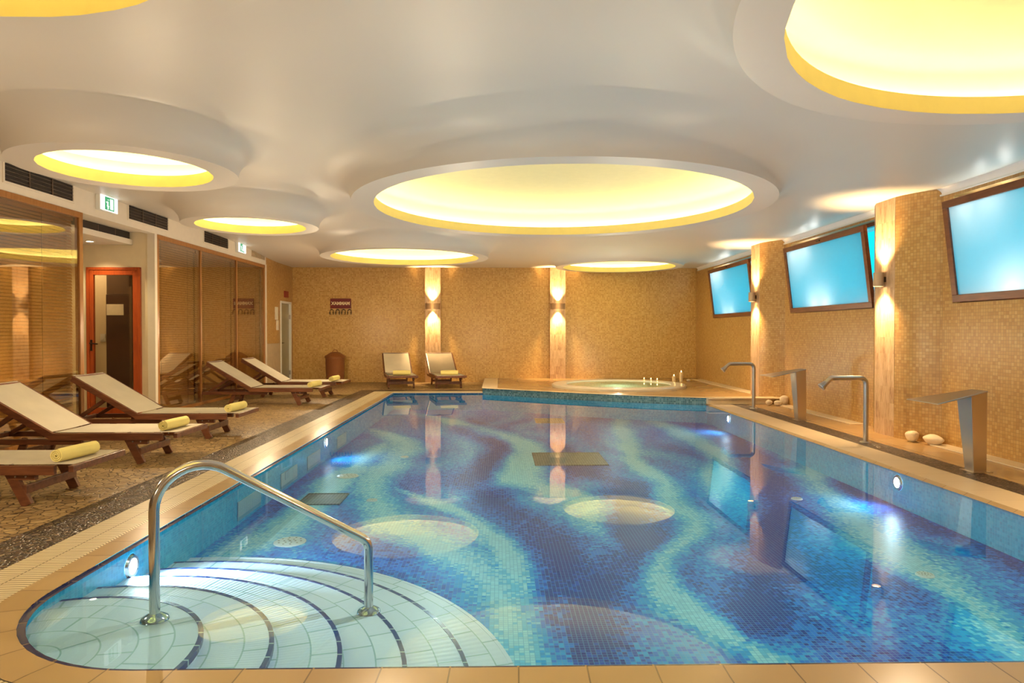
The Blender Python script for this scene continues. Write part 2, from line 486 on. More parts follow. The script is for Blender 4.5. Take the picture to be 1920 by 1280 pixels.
M['sign_red'] = plain('red notice', (.30, .02, .012), .4)
M['letter'] = plain('cream lettering', (.85, .68, .42), .5)
M['paper'] = plain('white paper', (.85, .78, .64), .7)
M['exit_white'] = emis('exit lightbox', (1, .97, .90, 1), 1.6)
M['exit_green'] = emis('exit green', (.10, .46, .20, 1), .8)
M['exit_pict'] = emis('exit pictogram', (.92, 1, .90, 1), 1.3)
M['wax'] = plain('ivory wax', (.85, .62, .32), .5)
M['flame'] = emis('flame', (1, .62, .2, 1), 22)
M['pebble_white'] = plain('white stone', (.80, .66, .48), .7)
M['tub'] = plain('cream acrylic', (.80, .72, .56), .2, var=.02)
M['downlight'] = emis('downlight', (1, .88, .6, 1), 14)
M['notice_glow'] = plain('bright paper', (.95, .90, .72), .6)

def wicker():
    t = NT('woven wicker')
    o = t.sep(t.coord())
    ang = t.math('ARCTAN2', o[1], o[0])
    a = t.math('SINE', t.math('MULTIPLY', ang, 40)); b = t.math('SINE', t.math('MULTIPLY', o[2], 190))
    w = t.math('MULTIPLY', a, b)
    f = t.math('ADD', t.math('MULTIPLY', w, .5), .5)
    return t.done(t.bsdf(t.ramp(f, [(0, (.10, .03, .01)), (.5, (.26, .085, .025)), (1, (.42, .16, .05))]), .5, 0, .4, t.bump(f, .7, .012)))
M['wicker'] = wicker()

def step_mat():
    t = NT('white step tile')
    o = t.sep(t.coord())   # object origin = arc centre
    r = t.math('SQRT', t.math('ADD', t.math('MULTIPLY', o[0], o[0]), t.math('MULTIPLY', o[1], o[1])))
    an = t.math('ARCTAN2', o[1], o[0])
    q = t.math('DIVIDE', r, .135)
    row = t.math('FLOOR', q)
    nt = t.math('MAXIMUM', t.math('ROUND', t.math('MULTIPLY', t.math('ADD', row, .5), 3.4)), 3)
    aa = t.math('ADD', t.math('MULTIPLY', t.math('DIVIDE', an, 2 * PI), nt), t.math('MULTIPLY', row, .37))
    fr = t.math('ABSOLUTE', t.math('SUBTRACT', t.math('FRACT', q), .5))
    fa = t.math('ABSOLUTE', t.math('SUBTRACT', t.math('FRACT', aa), .5))
    thr = .478
    g = t.math('MAXIMUM', t.math('GREATER_THAN', fr, .475), t.math('GREATER_THAN', fa, thr))
    w = t.white(t.comb(row, t.math('FLOOR', aa), 5))
    col = t.ramp(w, [(0, (.80, .84, .95)), (1, (.90, .92, 1.0))])
    col = t.mix(g, col, (.42, .58, .62, 1))
    rib = t.math('SINE', t.math('MULTIPLY', an, 260))
    return t.done(t.bsdf(col, .35, 0, .4, t.bump(rib, .12, .003)))
M['step'] = step_mat()
def nosing_mat():
    t = NT('navy step nosing')
    o = t.sep(t.coord()); an = t.math('ARCTAN2', o[1], o[0])
    r = t.math('SQRT', t.math('ADD', t.math('MULTIPLY', o[0], o[0]), t.math('MULTIPLY', o[1], o[1])))
    f = t.math('FRACT', t.math('MULTIPLY', t.math('MULTIPLY', an, r), 1 / .125))
    col = t.mix(t.math('GREATER_THAN', f, .93), (.02, .05, .22, 1), (.55, .66, .68, 1))
    return t.done(t.bsdf(col, .25))
M['step_nosing'] = nosing_mat()

def water_mat(name, tint, ior=1.33):
    t = NT(name)
    nz = t.noise(t.coord(), 1.4, 2)
    bp = t.bump(nz, .012, .05)
    tr = t.n('ShaderNodeBsdfTransparent'); t.put(tr.inputs[0], tint)
    gl = t.n('ShaderNodeBsdfGlossy'); gl.inputs['Roughness'].default_value = 0.0; t.put(gl.inputs['Normal'], bp)
    lw = t.n('ShaderNodeLayerWeight'); t.put(lw.inputs['Normal'], bp)
    F = t.math('MULTIPLY_ADD', t.math('POWER', lw.outputs['Facing'], 5.2), .98, .018)
    mx = t.n('ShaderNodeMixShader'); t.put(mx.inputs[0], F)
    t.t.links.new(tr.outputs[0], mx.inputs[1]); t.t.links.new(gl.outputs[0], mx.inputs[2])
    return t.done(mx.outputs[0])
M['water'] = water_mat('still pool water', (.62, .84, 1.0, 1))
M['tubwater'] = water_mat('tub water', (.86, .98, .88, 1))

def glass_mat(name, tint, ior=1.75, base=0.0, rough=0.0):
    t = NT(name)
    tr = t.n('ShaderNodeBsdfTransparent'); t.put(tr.inputs[0], tint)
    gl = t.n('ShaderNodeBsdfGlossy'); gl.inputs['Roughness'].default_value = rough
    lw = t.n('ShaderNodeLayerWeight')
    F = t.math('MULTIPLY_ADD', t.math('POWER', lw.outputs['Facing'], 4), 1 - base, base)
    mx = t.n('ShaderNodeMixShader'); t.put(mx.inputs[0], F)
    t.t.links.new(tr.outputs[0], mx.inputs[1]); t.t.links.new(gl.outputs[0], mx.inputs[2])
    return t.done(mx.outputs[0])
M['glass'] = glass_mat('partition glass', (.97, .92, .80, 1), 1.7, .20)
M['door_glass'] = glass_mat('door glass', (.94, .90, .82, 1), 1.5, .04)

def frosted():
    t = NT('frosted window pane')
    tl = t.n('ShaderNodeBsdfTranslucent'); t.put(tl.inputs[0], (.92, .95, .95, 1))
    gl = t.n('ShaderNodeBsdfGlossy'); gl.inputs['Roughness'].default_value = .22
    mx = t.n('ShaderNodeMixShader'); mx.inputs[0].default_value = .10
    t.t.links.new(tl.outputs[0], mx.inputs[1]); t.t.links.new(gl.outputs[0], mx.inputs[2])
    return t.done(mx.outputs[0])
M['frosted'] = frosted()
M['blind'] = wood('wooden blind slat', (.44, .22, .065), (.56, .30, .10), .5, 1)
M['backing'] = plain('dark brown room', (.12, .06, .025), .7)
M['grey_door'] = plain('grey green door', (.33, .30, .19), .3, var=.12, scale=2)

# ------------------------------------------------------------------ layout
XL, XR, YF, YB = -2.07, 3.5, 2.425, 13.4          # pool edges
WL, WR, WB = -4.9, 4.75, 16.35                   # walls
ZW, ZP = -.02, -.33                              # water, pool floor
HP = .09                                         # hot-tub platform height
ra = .77
arc = [(XL + ra - ra * math.sin(a), YF + ra - ra * math.cos(a)) for a in [i * PI / 2 / 14 for i in range(15)]]
PATH = [(XR, YF)] + arc + [(XL, YB), (-.315, YB)]
PLAT = [(-.315, 13.45), (.25, 13.08), (.85, 12.70), (1.6, 12.23), (2.5, 11.76), (3.0, 11.56), (XR, 11.38)]
PATHR = [(XR, 11.38), (XR, YF), (XR, -3.2)]
OUT = [(p[0], p[1]) for p in PATH] + PLAT

# ------------------------------------------------------------------ pool basin
struct('pool_floor', poly(B(), OUT, ZP), M['pool_floor'], label='pool floor in wavy blue mosaic')
struct('pool_wall', vstrip(PATH, ZP, ZW), M['turq'], label='turquoise mosaic pool wall')
struct('pool_wall', vstrip([(XR, 11.38), (XR, YF)], ZP, ZW), M['turq'], label='turquoise mosaic pool wall at the right')
struct('pool_wall', vstrip(PLAT, ZP, ZW - .015), M['turq'], label='turquoise pool wall under the platform')
struct('trim_1', vstrip(PLAT, ZW - .015, HP, -.004), M['slate_mosaic'], label='blue grey mosaic band on the platform front')
struct('trim_18', vstrip(PATH, ZW, 0), M['edge_tile'], label='dark tile edge above the waterline')
struct('trim_19', vstrip([(XR, 11.38), (XR, YF)], ZW, 0), M['coping'], label='brown coping edge above the waterline at the right')
w = obj('pool_water', poly(B(), OUT, ZW), M['water'], up=True)
tag(w, 'still clear blue water filling the swimming pool', 'water', kind='stuff')

SC = (-1.85, 2.65)
radii = [.65, .93, 1.21, 1.48, 1.75, 1.97]
for i, r in enumerate(radii):
    zt = ZP + .012 if i == 5 else ZW - .05 * (i + 1)
    bm = B(); lathe(bm, [(0, 0), (r - .012, 0), (r - .012, ZP - zt - .01)], 96, (0, 0, 0))
    o = struct('pool_step', bm, M['step'], label='curved white tiled pool step'); o.location = (SC[0], SC[1], zt)
    bm = B(); lathe(bm, [(r - .02, .002), (r, .002), (r, -.022), (r - .02, -.022)], 96, close=True)
    struct('step_nosing', bm, M['step_nosing'] if i < 5 else M['step'], o)

# ------------------------------------------------------------------ deck
struct('floor', strip(PATH, .77, 7, 0), M['stone'], label='beige crazy paved stone deck')
struct('trim_2', strip(PATH, .44, .77, 0), M['pebble'], label='dark pebble strip round the pool')
struct('trim_3', strip(PATH, .15, .44, 0.0), M['grate'], label='cream overflow grate round the pool')
struct('trim_4', strip(PATH, 0, .15, 0.002), M['coping'], label='beige coping tiles round the pool')
struct('trim_5', strip(PATH, -.03, 0.0, -.008), M['edge_tile'], label='dark blue pool edge tiles')
struct('trim_6', strip(PATHR, 0, .35, 0.002), M['coping_right'], label='cream coping along the right side')
struct('trim_7', strip(PATHR, -.035, 0.0, -.0185, .002), M['coping'], label='rounded coping edge at the right')
struct('trim_8', strip(PATHR, .35, .62, 0), M['pebble'], label='dark pebble strip at the right')
struct('floor_right', strip(PATHR, .62, 1.6, 0), M['deck_tile'], label='amber stone deck at the right').__setitem__('kind', 'structure')
bm = B(); box(bm, 4.56, 4.75, 8.75, 11.2, 0, .012, .004); box(bm, 4.56, 4.75, 4.3, 7.12, 0, .012, .004)
struct('trim_9', bm, M['trim_cream'], label='cream tiles along the right wall base')
# platform for the hot tub
pl = [(p[0], p[1] + .005) for p in PLAT] + [(4.75, 11.3), (4.75, WB), (-.315, WB)]
struct('platform', prism(B(), pl, 0.001, HP), M['deck_tile'], label='raised stone platform')
front = [(p[0], p[1]) for p in PLAT] + [(4.72, 11.3)]
struct('trim_10', strip(front, -.03, .16, HP + .003), M['nosing'], label='cream nosing along the platform front')
bm = B(); box(bm, -.335, -.02, 13.5, WB, HP, HP + .004); box(bm, 4.5, 4.75, 11.95, 15.9, HP, HP + .01, .003)
struct('trim_11', bm, M['trim_cream'], label='cream edge tiles on the platform')
bm = B(); box(bm, XR - .02, 4.5, 11.26, 11.37, 0, HP - .004); box(bm, XR - .03, 4.74, 11.20, 11.42, HP - .002, HP + .02, .008)
struct('trim_12', bm, M['nosing'], label='cream step in front of the platform')

# ------------------------------------------------------------------ ceiling with flared openings
LIP = 2.60
CIRC = [  # x, y, R, Rout
    (.70, 7.77, 2.08, 2.32), (-3.21, 6.01, .675, .885), (-3.28, 9.15, .695, .86), (-1.76, 12.96, 1.376, 1.56),
    (2.60, 14.75, 1.20, 1.36), (3.0, 2.58, 1.77, 2.0), (-2.10, 1.83, 1.27, 1.50)]
def sst(a, b, x):
    t = min(1, max(0, (x - a) / (b - a))); return t * t * (3 - 2 * t)
def zc(x, y):
    z = 2.88
    z -= .15 * sst(1.8, 4.4, x) * sst(3.5, 6.5, y)
    z = z + (min(z, 2.735) - z) * sst(12.2, 15.6, y)
    return z
W = .42
def zceil(x, y):
    z = zc(x, y); base = z
    for cx, cy, R, Ro in CIRC:
        d = math.hypot(x - cx, y - cy)
        if d < Ro + W:
            c = 1 - max(0, d - Ro) / W
            z = min(z, LIP + (base - LIP) * math.sqrt(max(0, 1 - c * c)))
    return z
pts = []
def inside(x, y, e=0):
    return any(math.hypot(x - c[0], y - c[1]) < c[3] + e for c in CIRC)
for k, (cx, cy, R, Ro) in enumerate(CIRC):
    N = int(60 + R * 90)
    for j, rr in enumerate([R, Ro] + [Ro + W * (1 - math.cos(a * PI / 180)) for a in (10, 20, 30, 40, 50, 60, 70, 80, 90)] + [Ro + W + .12]):
        for i in range(N):
            a = 2 * PI * i / N
            x, y = cx + rr * math.cos(a), cy + rr * math.sin(a)
            ok = all(math.hypot(x - c[0], y - c[1]) >= c[3] + (.01 if j > 1 else 0) for m_, c in enumerate(CIRC) if m_ != k)
            if ok and -6.8 < x < 5.6 and -3.3 < y < 16.8: pts.append((x, y))
y = -3.4
while y < 17.0:
    x = -6.9
    while x < 5.7:
        if not inside(x, y, W + .17): pts.append((x, y))
        x += .3
    y += .3
res = delaunay_2d_cdt([Vector(p) for p in pts], [], [], 0, 1e-5)
bm = B(); vs = []
for p in res[0]:
    d = min(((math.hypot(p.x - c[0], p.y - c[1]) - c[3]) for c in CIRC))
    vs.append(bm.verts.new((p.x, p.y, LIP if d < .002 else zceil(p.x, p.y))))
for f in res[2]:
    cx = sum(res[0][i].x for i in f) / 3; cy = sum(res[0][i].y for i in f) / 3
    if any(math.hypot(cx - c[0], cy - c[1]) < c[2] - .0005 * 0 - .004 for c in CIRC): continue
    bm.faces.new([vs[i] for i in f])
struct('ceiling', bm, M['ceiling'], smooth=38, label='beige ceiling flowing into round openings')

CL = ['largest round yellow glowing ceiling recess, above the middle of the pool',
      'small round glowing ceiling recess above the nearest loungers, beside the dark vents',
      'small round glowing ceiling recess between the two exit signs and the pool',
      'medium oval looking glowing ceiling recess before the left wall lamp of the back wall',
      'round glowing ceiling recess above the hot tub by the back wall',
      'large glowing ceiling recess cut by the top right corner of the photo',
      'glowing ceiling recess cut by the top left corner of the photo']
for (cx, cy, R, Ro), lab in zip(CIRC, CL):
    t = thing('ceiling_recess_light', lab, 'ceiling light', (cx, cy, LIP), group='round ceiling recess lights')
    k = min(1.0, .55 + R * .3)
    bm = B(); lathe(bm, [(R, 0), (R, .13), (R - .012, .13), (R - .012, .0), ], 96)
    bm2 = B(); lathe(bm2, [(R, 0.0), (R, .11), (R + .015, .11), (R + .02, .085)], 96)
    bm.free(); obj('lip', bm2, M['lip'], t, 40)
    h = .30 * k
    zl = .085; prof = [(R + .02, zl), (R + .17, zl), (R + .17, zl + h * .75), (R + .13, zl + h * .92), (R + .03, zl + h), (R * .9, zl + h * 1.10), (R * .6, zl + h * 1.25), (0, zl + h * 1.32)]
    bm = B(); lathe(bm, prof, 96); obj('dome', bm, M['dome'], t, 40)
    bm = B(); rt = .012
    lathe(bm, [(R + .12 + rt * math.cos(a), .106 + rt * math.sin(a)) for a in [i * PI / 3 for i in range(6)]], 48, close=True)
    obj('light_strip', bm, M['led'], t)

# ------------------------------------------------------------------ walls
bm = B(); wall_holes(bm, 'y', WB, .15, -6.9, 5.4, -.05, 3.0, [])
struct('wall_back', bm, M['mosaic_back_lit'], label='tan mosaic back wall')
WIN = [(12.55, 14.98), (8.56, 10.99), (4.60, 7.03), (.6, 3.05)]
bm = B(); wall_holes(bm, 'x', WR, .22, -3.2, WB, -.05, 3.0, [(a - .05, b + .03, 1.50, 2.62) for a, b in WIN])
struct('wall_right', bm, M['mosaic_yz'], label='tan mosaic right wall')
bm = B(); box(bm, -6.9, 5.4, -3.35, -3.2, -.05, 3.0)
struct('wall_front', bm, M['white_wall'])
bm = B(); box(bm, -7.0, -6.85, -3.2, 16.6, -.05, 3.0)
struct('light_block_wall', bm, M['white_wall']).__setitem__('kind', 'structure')  # unseen outer shell, added to stop sky light leaking in
DY0, DY1 = 15.42, 16.2
bm = B()
box(bm, WL - .12, WL, -3.2, 14.5, 2.60, 3.0)
struct('wall_left', bm, M['white_wall'], label='white band over the glass partitions')
bm = B()
wall_holes(bm, 'x', WL, -.12, 14.5, WB, -.05, 3.0, [(DY0, DY1, -.05, 1.9)])
struct('wall_left_far', bm, M['mosaic_yz'], label='tan mosaic wall by the grey door').__setitem__('kind', 'structure')
bm = B(); box(bm, WL - .10, WL + .006, 14.42, 14.52, 0, 2.62)
box(bm, WL - .10, WL + .006, 9.83, 9.90, 0, 2.60)
struct('trim_13', bm, M['white_wall'], label='white plaster jambs beside the partitions')
bm = B(); box(bm, WL, WL + .008, 14.53, 15.36, 0, .95)
struct('trim_14', bm, M['vent_blank'], label='smooth beige panel by the grey door')
# columns
for cx in (-1.565, 1.41):
    bm = B(); box(bm, cx - .185, cx + .185, WB - .09, WB + .05, 0, 2.95)
    struct('column', bm, M['sliver_xz'], label='split stone column on the back wall')
for cy in (3.72, 7.68, 11.70, 15.6):
    bm = B(); box(bm, 4.5, 4.78, cy, cy + .40, 0, 2.95)
    if cy < 15:
        struct('column', bm, M['sliver_yz'], label='split stone column on the right wall')
        for cv, lb in (([(4.502, cy + .004), (4.525, cy - .10), (4.575, cy - .22), (4.65, cy - .34), (4.752, cy - .46)], 'mosaic wall curving out to the column on its near side'),
                       ([(4.752, cy + .80), (4.66, cy + .68), (4.57, cy + .55), (4.502, cy + .396)], 'mosaic wall curving out to the column on its far side')):
            struct('wall_return', vstrip(cv, 0, 2.9), M['mosaic_uv'], smooth=60, label=lb).__setitem__('kind', 'structure')
    else: bm.free()
# white coves above the windows
for a, b in ((12.06, 16.2), (8.09, 11.55), (4.12, 7.55), (-1, 3.60)):
    bm = B(); n = 8
    prof = [(4.76, 2.665)] + [(4.742 - .34 * (1 - math.cos(q)), 2.67 + .14 * math.sin(q)) for q in [i * PI / 2 / n for i in range(n + 1)]] + [(4.40, 2.86), (4.76, 2.86)]
    ra_ = [bm.verts.new((x, a, z)) for x, z in prof]; rb_ = [bm.verts.new((x, b, z)) for x, z in prof]
    for i in range(len(prof) - 1): bm.faces.new((ra_[i], ra_[i + 1], rb_[i + 1], rb_[i]))
    bm.faces.new(ra_); bm.faces.new(rb_)
    struct('trim_15', bm, M['cove'], smooth=30, label='white curved cove over a window')
    bm = B(); box(bm, 4.728, 4.75, a, b, 2.650, 2.668)
    struct('trim_16', bm, M['white_plastic'], label='thin white bead under the cove')
# windows: fixed frame + tilted sash
for k, (a, b) in enumerate(WIN[:3]):
    o = thing('window_%d' % (k + 1), ['frosted blue tilted window farthest away', 'frosted blue tilted window between the two columns', 'frosted blue tilted window nearest at the right'][k], None, (WR, (a + b) / 2, 1.51), kind='structure')
    hw = (b - a) / 2
    bm = B()
    for s in (-1, 1): box(bm, .10, .16, s * (hw + .03) - .03, s * (hw + .03) + .03, 0, 1.10)
    box(bm, .10, .16, -hw - .05, hw + .05, 1.06, 1.11); box(bm, .08, .16, -hw - .05, hw + .05, -.01, .03)
    obj('window_frame', bm, M['wood_frame'], o)
    R_ = Matrix.Rotation(math.radians(-7.0), 4, 'Y'); f = .075; H = 1.05
    bm = B()
    box(bm, -.02, .03, -hw, hw, 0, f, .004, R_); box(bm, -.02, .03, -hw, hw, H - f, H, .004, R_)
    box(bm, -.02, .03, -hw, -hw + f, f, H - f, .004, R_); box(bm, -.02, .03, hw - f, hw, f, H - f, .004, R_)
    obj('sash', bm, M['wood_frame'], o)
    bm = B(); box(bm, 0, .008, -hw + f, hw - f, f, H - f, 0, R_)
    obj('pane', bm, M['frosted'], o)
    bm = B(); box(bm, -.032, -.018, -.05, .05, H - .05, H - .025, .003, R_)
    obj('catch', bm, M['dark_metal'], o)
bm = B(); box(bm, WR + .02, WR + .05, WIN[3][0] - .05, WIN[3][1] + .03, 1.5, 2.62)
struct('window_4', bm, M['frosted'])
# glass partitions on the left
PAN = [(-3.0, 5.2), (5.2, 8.15), (9.90, 11.34), (11.34, 12.88), (12.88, 14.42)]
PL = ['glass partition nearest, out to the left edge', 'glass partition with blind at the left edge of the photo', 'first glass partition pane past the red door', 'middle glass partition pane past the red door', 'last glass partition pane before the grey door']
for k, (a, b) in enumerate(PAN):
    o = thing('window_%d' % (k + 5), PL[k], None, (WL, a, 0), kind='structure')
    L = b - a; e0 = .05 if k in (0, 2) else .02; e1 = .065 if k in (1, 4) else .02
    bm = B()
    box(bm, -.06, .01, 0, L, 2.535, 2.60, .004); box(bm, -.06, .012, 0, L, 0, .05, .004)
    box(bm, -.05, .008, 0, e0, .05, 2.54, .003); box(bm, -.05, .008, L - e1, L, .05, 2.54, .003)
    obj('window_frame', bm, M['wood_amber'], o)
    bm = B(); box(bm, -.012, -.006, e0, L - e1, .05, 2.54)
    obj('pane', bm, M['glass'], o)
    if k == 0: continue
    t = thing('window_blind', ['', 'wide tan slatted blind behind the glass at the left edge', 'tan slatted blind behind the first pane right of the red door', 'tan slatted blind behind the middle pane right of the red door', 'tan slatted blind behind the pane nearest the grey door'][k], 'blind', (WL - .11, a, 0), group='slatted blinds behind glass')
    bm = B(); z = .03
    while z < 2.50:
        M4 = Matrix.Translation((0, 0, z)) @ Matrix.Rotation(math.radians(60), 4, 'Y')
        box(bm, -.0175, .0175, .03, L - .03, -.001, .001, 0, M4); z += .036
    obj('slats', bm, M['blind'], t)
    bm = B(); box(bm, -.025, .025, .03, L - .03, 2.50, 2.54, .003); obj('headrail', bm, M['wood_amber'], t)
    for q in (.2, .8):
        bm = B(); tube(bm, [(.024, L * q, .02), (.024, L * q, 2.51)], .0025, 6)
        obj('cord', bm, M['vent_slat'], t)
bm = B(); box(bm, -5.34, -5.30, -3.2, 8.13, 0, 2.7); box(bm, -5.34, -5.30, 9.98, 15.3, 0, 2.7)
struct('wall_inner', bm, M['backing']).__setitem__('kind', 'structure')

# ------------------------------------------------------------------ alcove and red door
AX = -6.7; AY = 9.86
bm = B(); wall_holes(bm, 'y', AY, .10, AX, WL - .10, 0, 2.75, [(-5.86, -5.10, 0, 2.12)])
box(bm, AX - .1, AX, 6.9, 11.0, 0, 2.75); box(bm, -5.30, -5.24, 8.09, 8.15, 0, 2.75)
box(bm, AX, WL - .12, 8.05, 8.13, 0, 2.75)
struct('wall_alcove', bm, M['alcove'], label='cream plaster alcove round the red door').__setitem__('kind', 'structure')
bm = B(); box(bm, AX, WL - .02, 8.05, AY + .1, 2.62, 2.75)
struct('ceiling_alcove', bm, M['white_wall']).__setitem__('kind', 'structure')
bm = B(); box(bm, AX, -5.22, 8.15, AY - .002, 2.44, 2.515)
struct('trim_17', bm, M['white_wall'], label='dropped white soffit in the alcove')
v = thing('alcove_vent', 'long dark slot vent above the dropped soffit over the red door', 'vent', (-5.24, 8.3, 2.515))
bm = B(); box(bm, -.04, 0, 0, 1.52, .0, .10); obj('slot', bm, M['vent_dark'], v)
for q in (.35, .75, 1.15):
    bm = B(); box(bm, -.002, .004, q, q + .012, .005, .095)
    obj('divider', bm, M['vent_slat'], v)
dl = thing('downlight', 'small bright recessed spotlight in the soffit over the red door', 'spotlight', (-5.58, 9.45, 2.44))
bm = B(); lathe(bm, [(.045, 0), (.06, 0), (.06, -.006), (.045, -.008)], 24, close=True); obj('ring', bm, M['white_plastic'], dl)
bm = B(); lathe(bm, [(0, -.003), (.044, -.003)], 24); obj('lens', bm, M['downlight'], dl)
# door 1
d1 = thing('door_1', 'red framed glass door', None, (-5.86, AY - .03, 0), kind='structure')
bm = B(); Wd = .76; f = .055
box(bm, 0, f * .7, -.01, .08, 0, 2.12, .004); box(bm, Wd - f * .7, Wd, -.01, .08, 0, 2.12, .004); box(bm, f * .7, Wd - f * .7, -.009, .08, 2.12 - f * .7, 2.12, .004)
obj('door_frame', bm, M['wood_red'], d1)
bm = B(); a = f * .72
box(bm, a, a + .055, 0, .05, .01, 2.08, .005); box(bm, Wd - a - .07, Wd - a, 0, .05, .01, 2.08, .005)
box(bm, a + .055, Wd - a - .07, .001, .05, 2.01, 2.08, .005); box(bm, a + .055, Wd - a - .07, .001, .05, .01, .12, .005)
obj('door_leaf', bm, M['wood_red'], d1)
bm = B(); box(bm, a + .05, Wd - a - .065, .02, .026, .1, 2.03); obj('pane', bm, M['door_glass'], d1)
bm = B(); box(bm, a + .012, a + .04, -.008, 0, .93, 1.09, .002); tube(bm, fillet([(a + .026, 0, 1.04), (a + .026, -.05, 1.04), (a + .14, -.05, 1.03)], .012, 4), .009, 8)
obj('door_handle', bm, M['dark_metal'], d1)
# room behind the red door
bm = B(); box(bm, AX, -5.34, 10.76, 10.84, 0, 2.75)
struct('wall_inner', bm, M['alcove']).__setitem__('kind', 'structure')
bm = B(); box(bm, AX, -5.34, AY + .1, 10.84, 2.6, 2.7); struct('ceiling_inner', bm, M['alcove']).__setitem__('kind', 'structure')
idr = thing('door_2', 'dark brown inner door seen through the red door', None, (-6.08, 10.73, 0), kind='structure')
bm = B(); box(bm, 0, .70, -.03, .03, 0, 1.78, .004); obj('door_leaf', bm, M['darkdoor'], idr)
bm = B(); box(bm, 0, .70, -.01, .03, 1.785, 2.55); obj('overdoor_panel', bm, M['backing'], idr)
ntc = obj('notice', box(B(), -.13, .13, -.004, 0, 0, .17), M['notice_glow']); ntc.location = (-5.94, 10.70, 1.46)
tag(ntc, 'bright white notice on the dark door behind the red door', 'notice')
sw = thing('light_switch', 'small white light switch on the wall behind the red door', 'switch', (-6.16, 10.757, 1.05))
bm = B(); box(bm, -.04, .04, -.012, 0, 0, .12, .003); obj('plate', bm, M['white_plastic'], sw)
bm = B(); box(bm, -.025, .025, -.018, -.011, .03, .09, .002); obj('rocker', bm, M['white_plastic'], sw)
# door 3 grey-green far door
d3 = thing('door_3', 'grey green door at the far end of the left wall', None, (WL, DY0, 0), kind='structure')
L = DY1 - DY0
bm = B(); box(bm, -.1, .02, 0, .05, 0, 1.9, .003); box(bm, -.1, .02, L - .05, L, 0, 1.9, .003); box(bm, -.1, .019, .05, L - .05, 1.85, 1.9, .003)
obj('door_frame', bm, M['white_plastic'], d3)
bm = B(); box(bm, -.07, -.03, .05, L - .05, .01, 1.85); obj('door_leaf', bm, M['grey_door'], d3)
bm = B(); tube(bm, fillet([(-.03, .10, .95), (.02, .10, .95), (.02, .20, .95)], .01, 4), .009, 8); obj('door_handle', bm, M['dark_metal'], d3)
for z in (.2, 1.5):
    bm = B(); box(bm, -.03, .01, L - .07, L - .04, z, z + .1, .002)
    obj('hinge', bm, M['brushed'], d3)

# ------------------------------------------------------------------ vents, exit signs
def vent(y0, y1, lab, blank=False):
    t = thing('air_vent', lab, 'vent', (WL, y0, 2.70), group='long vents above the glass partitions')
    L = y1 - y0; h = .18
    bm = B(); e = .022
    box(bm, 0, .012, -e, L + e, -e, 0); box(bm, 0, .012, -e, L + e, h, h + e); box(bm, 0, .012, -e, 0, 0, h); box(bm, 0, .012, L, L + e, 0, h)
    obj('frame', bm, M['white_wall'], t)
    bm = B(); box(bm, -.001, .002, 0, L, 0, h); obj('backing', bm, M['vent_dark'] if not blank else M['vent_blank'], t)
    bm = B()
    for i in range(4):
        M4 = Matrix.Translation((.006, 0, .03 + i * .04)) @ Matrix.Rotation(math.radians(35), 4, 'Y')
        box(bm, -.009, .009, 0, L, -.0015, .0015, 0, M4)
    for q in (1 / 3, 2 / 3): box(bm, 0, .012, L * q - .008, L * q + .008, 0, h)
    obj('slats', bm, M['vent_slat'] if not blank else M['vent_blank'], t)
vent(6.88, 7.97, 'long dark slotted vent nearest the camera, left of the nearer exit sign')
vent(9.15, 10.22, 'long dark slotted vent just right of the nearer exit sign')
vent(11.46, 12.47, 'dark slotted vent just left of the farther exit sign')
vent(13.63, 14.42, 'beige slotted vent right of the farther exit sign', True)
def exit_sign(y, lab):
    t = thing('exit_sign', lab, 'exit sign', (WL, y, 2.70), group='lit green exit signs')
    bm = B(); box(bm, 0, .05, -.20, .20, -.01, .19, .006); obj('housing', bm, M['white_plastic'], t)
    bm = B(); box(bm, .05, .056, -.185, .185, 0, .18, .002); obj('light_panel', bm, M['exit_white'], t)
    bm = B(); box(bm, .056, .058, -.10, .10, .01, .17)
    g = obj('green_panel', bm, M['exit_green'], t)
    bm = B(); box(bm, .058, .060, .01, .075, .025, .155)                      # doorway
    box(bm, .058, .060, -.055, -.03, .06, .115); lathe(bm, [(0, 0), (.014, 0), (.014, .002), (0, .002)], 12, (.06, -.04, .133))
    M4 = Matrix.Translation((.059, -.045, .05)) @ Matrix.Rotation(math.radians(35), 4, 'X'); box(bm, -.001, .001, -.007, .007, -.03, .02, 0, M4)
    M4 = Matrix.Translation((.059, -.03, .045)) @ Matrix.Rotation(math.radians(-30), 4, 'X'); box(bm, -.001, .001, -.007, .007, -.03, .02, 0, M4)
    M4 = Matrix.Translation((.059, -.06, .10)) @ Matrix.Rotation(math.radians(70), 4, 'X'); box(bm, -.001, .001, -.005, .005, -.02, .02, 0, M4)
    obj('pictogram', bm, M['exit_pict'], g)
exit_sign(8.62, 'nearer lit green and white exit sign above the red door')
exit_sign(13.03, 'farther lit green and white exit sign above the glass partitions')

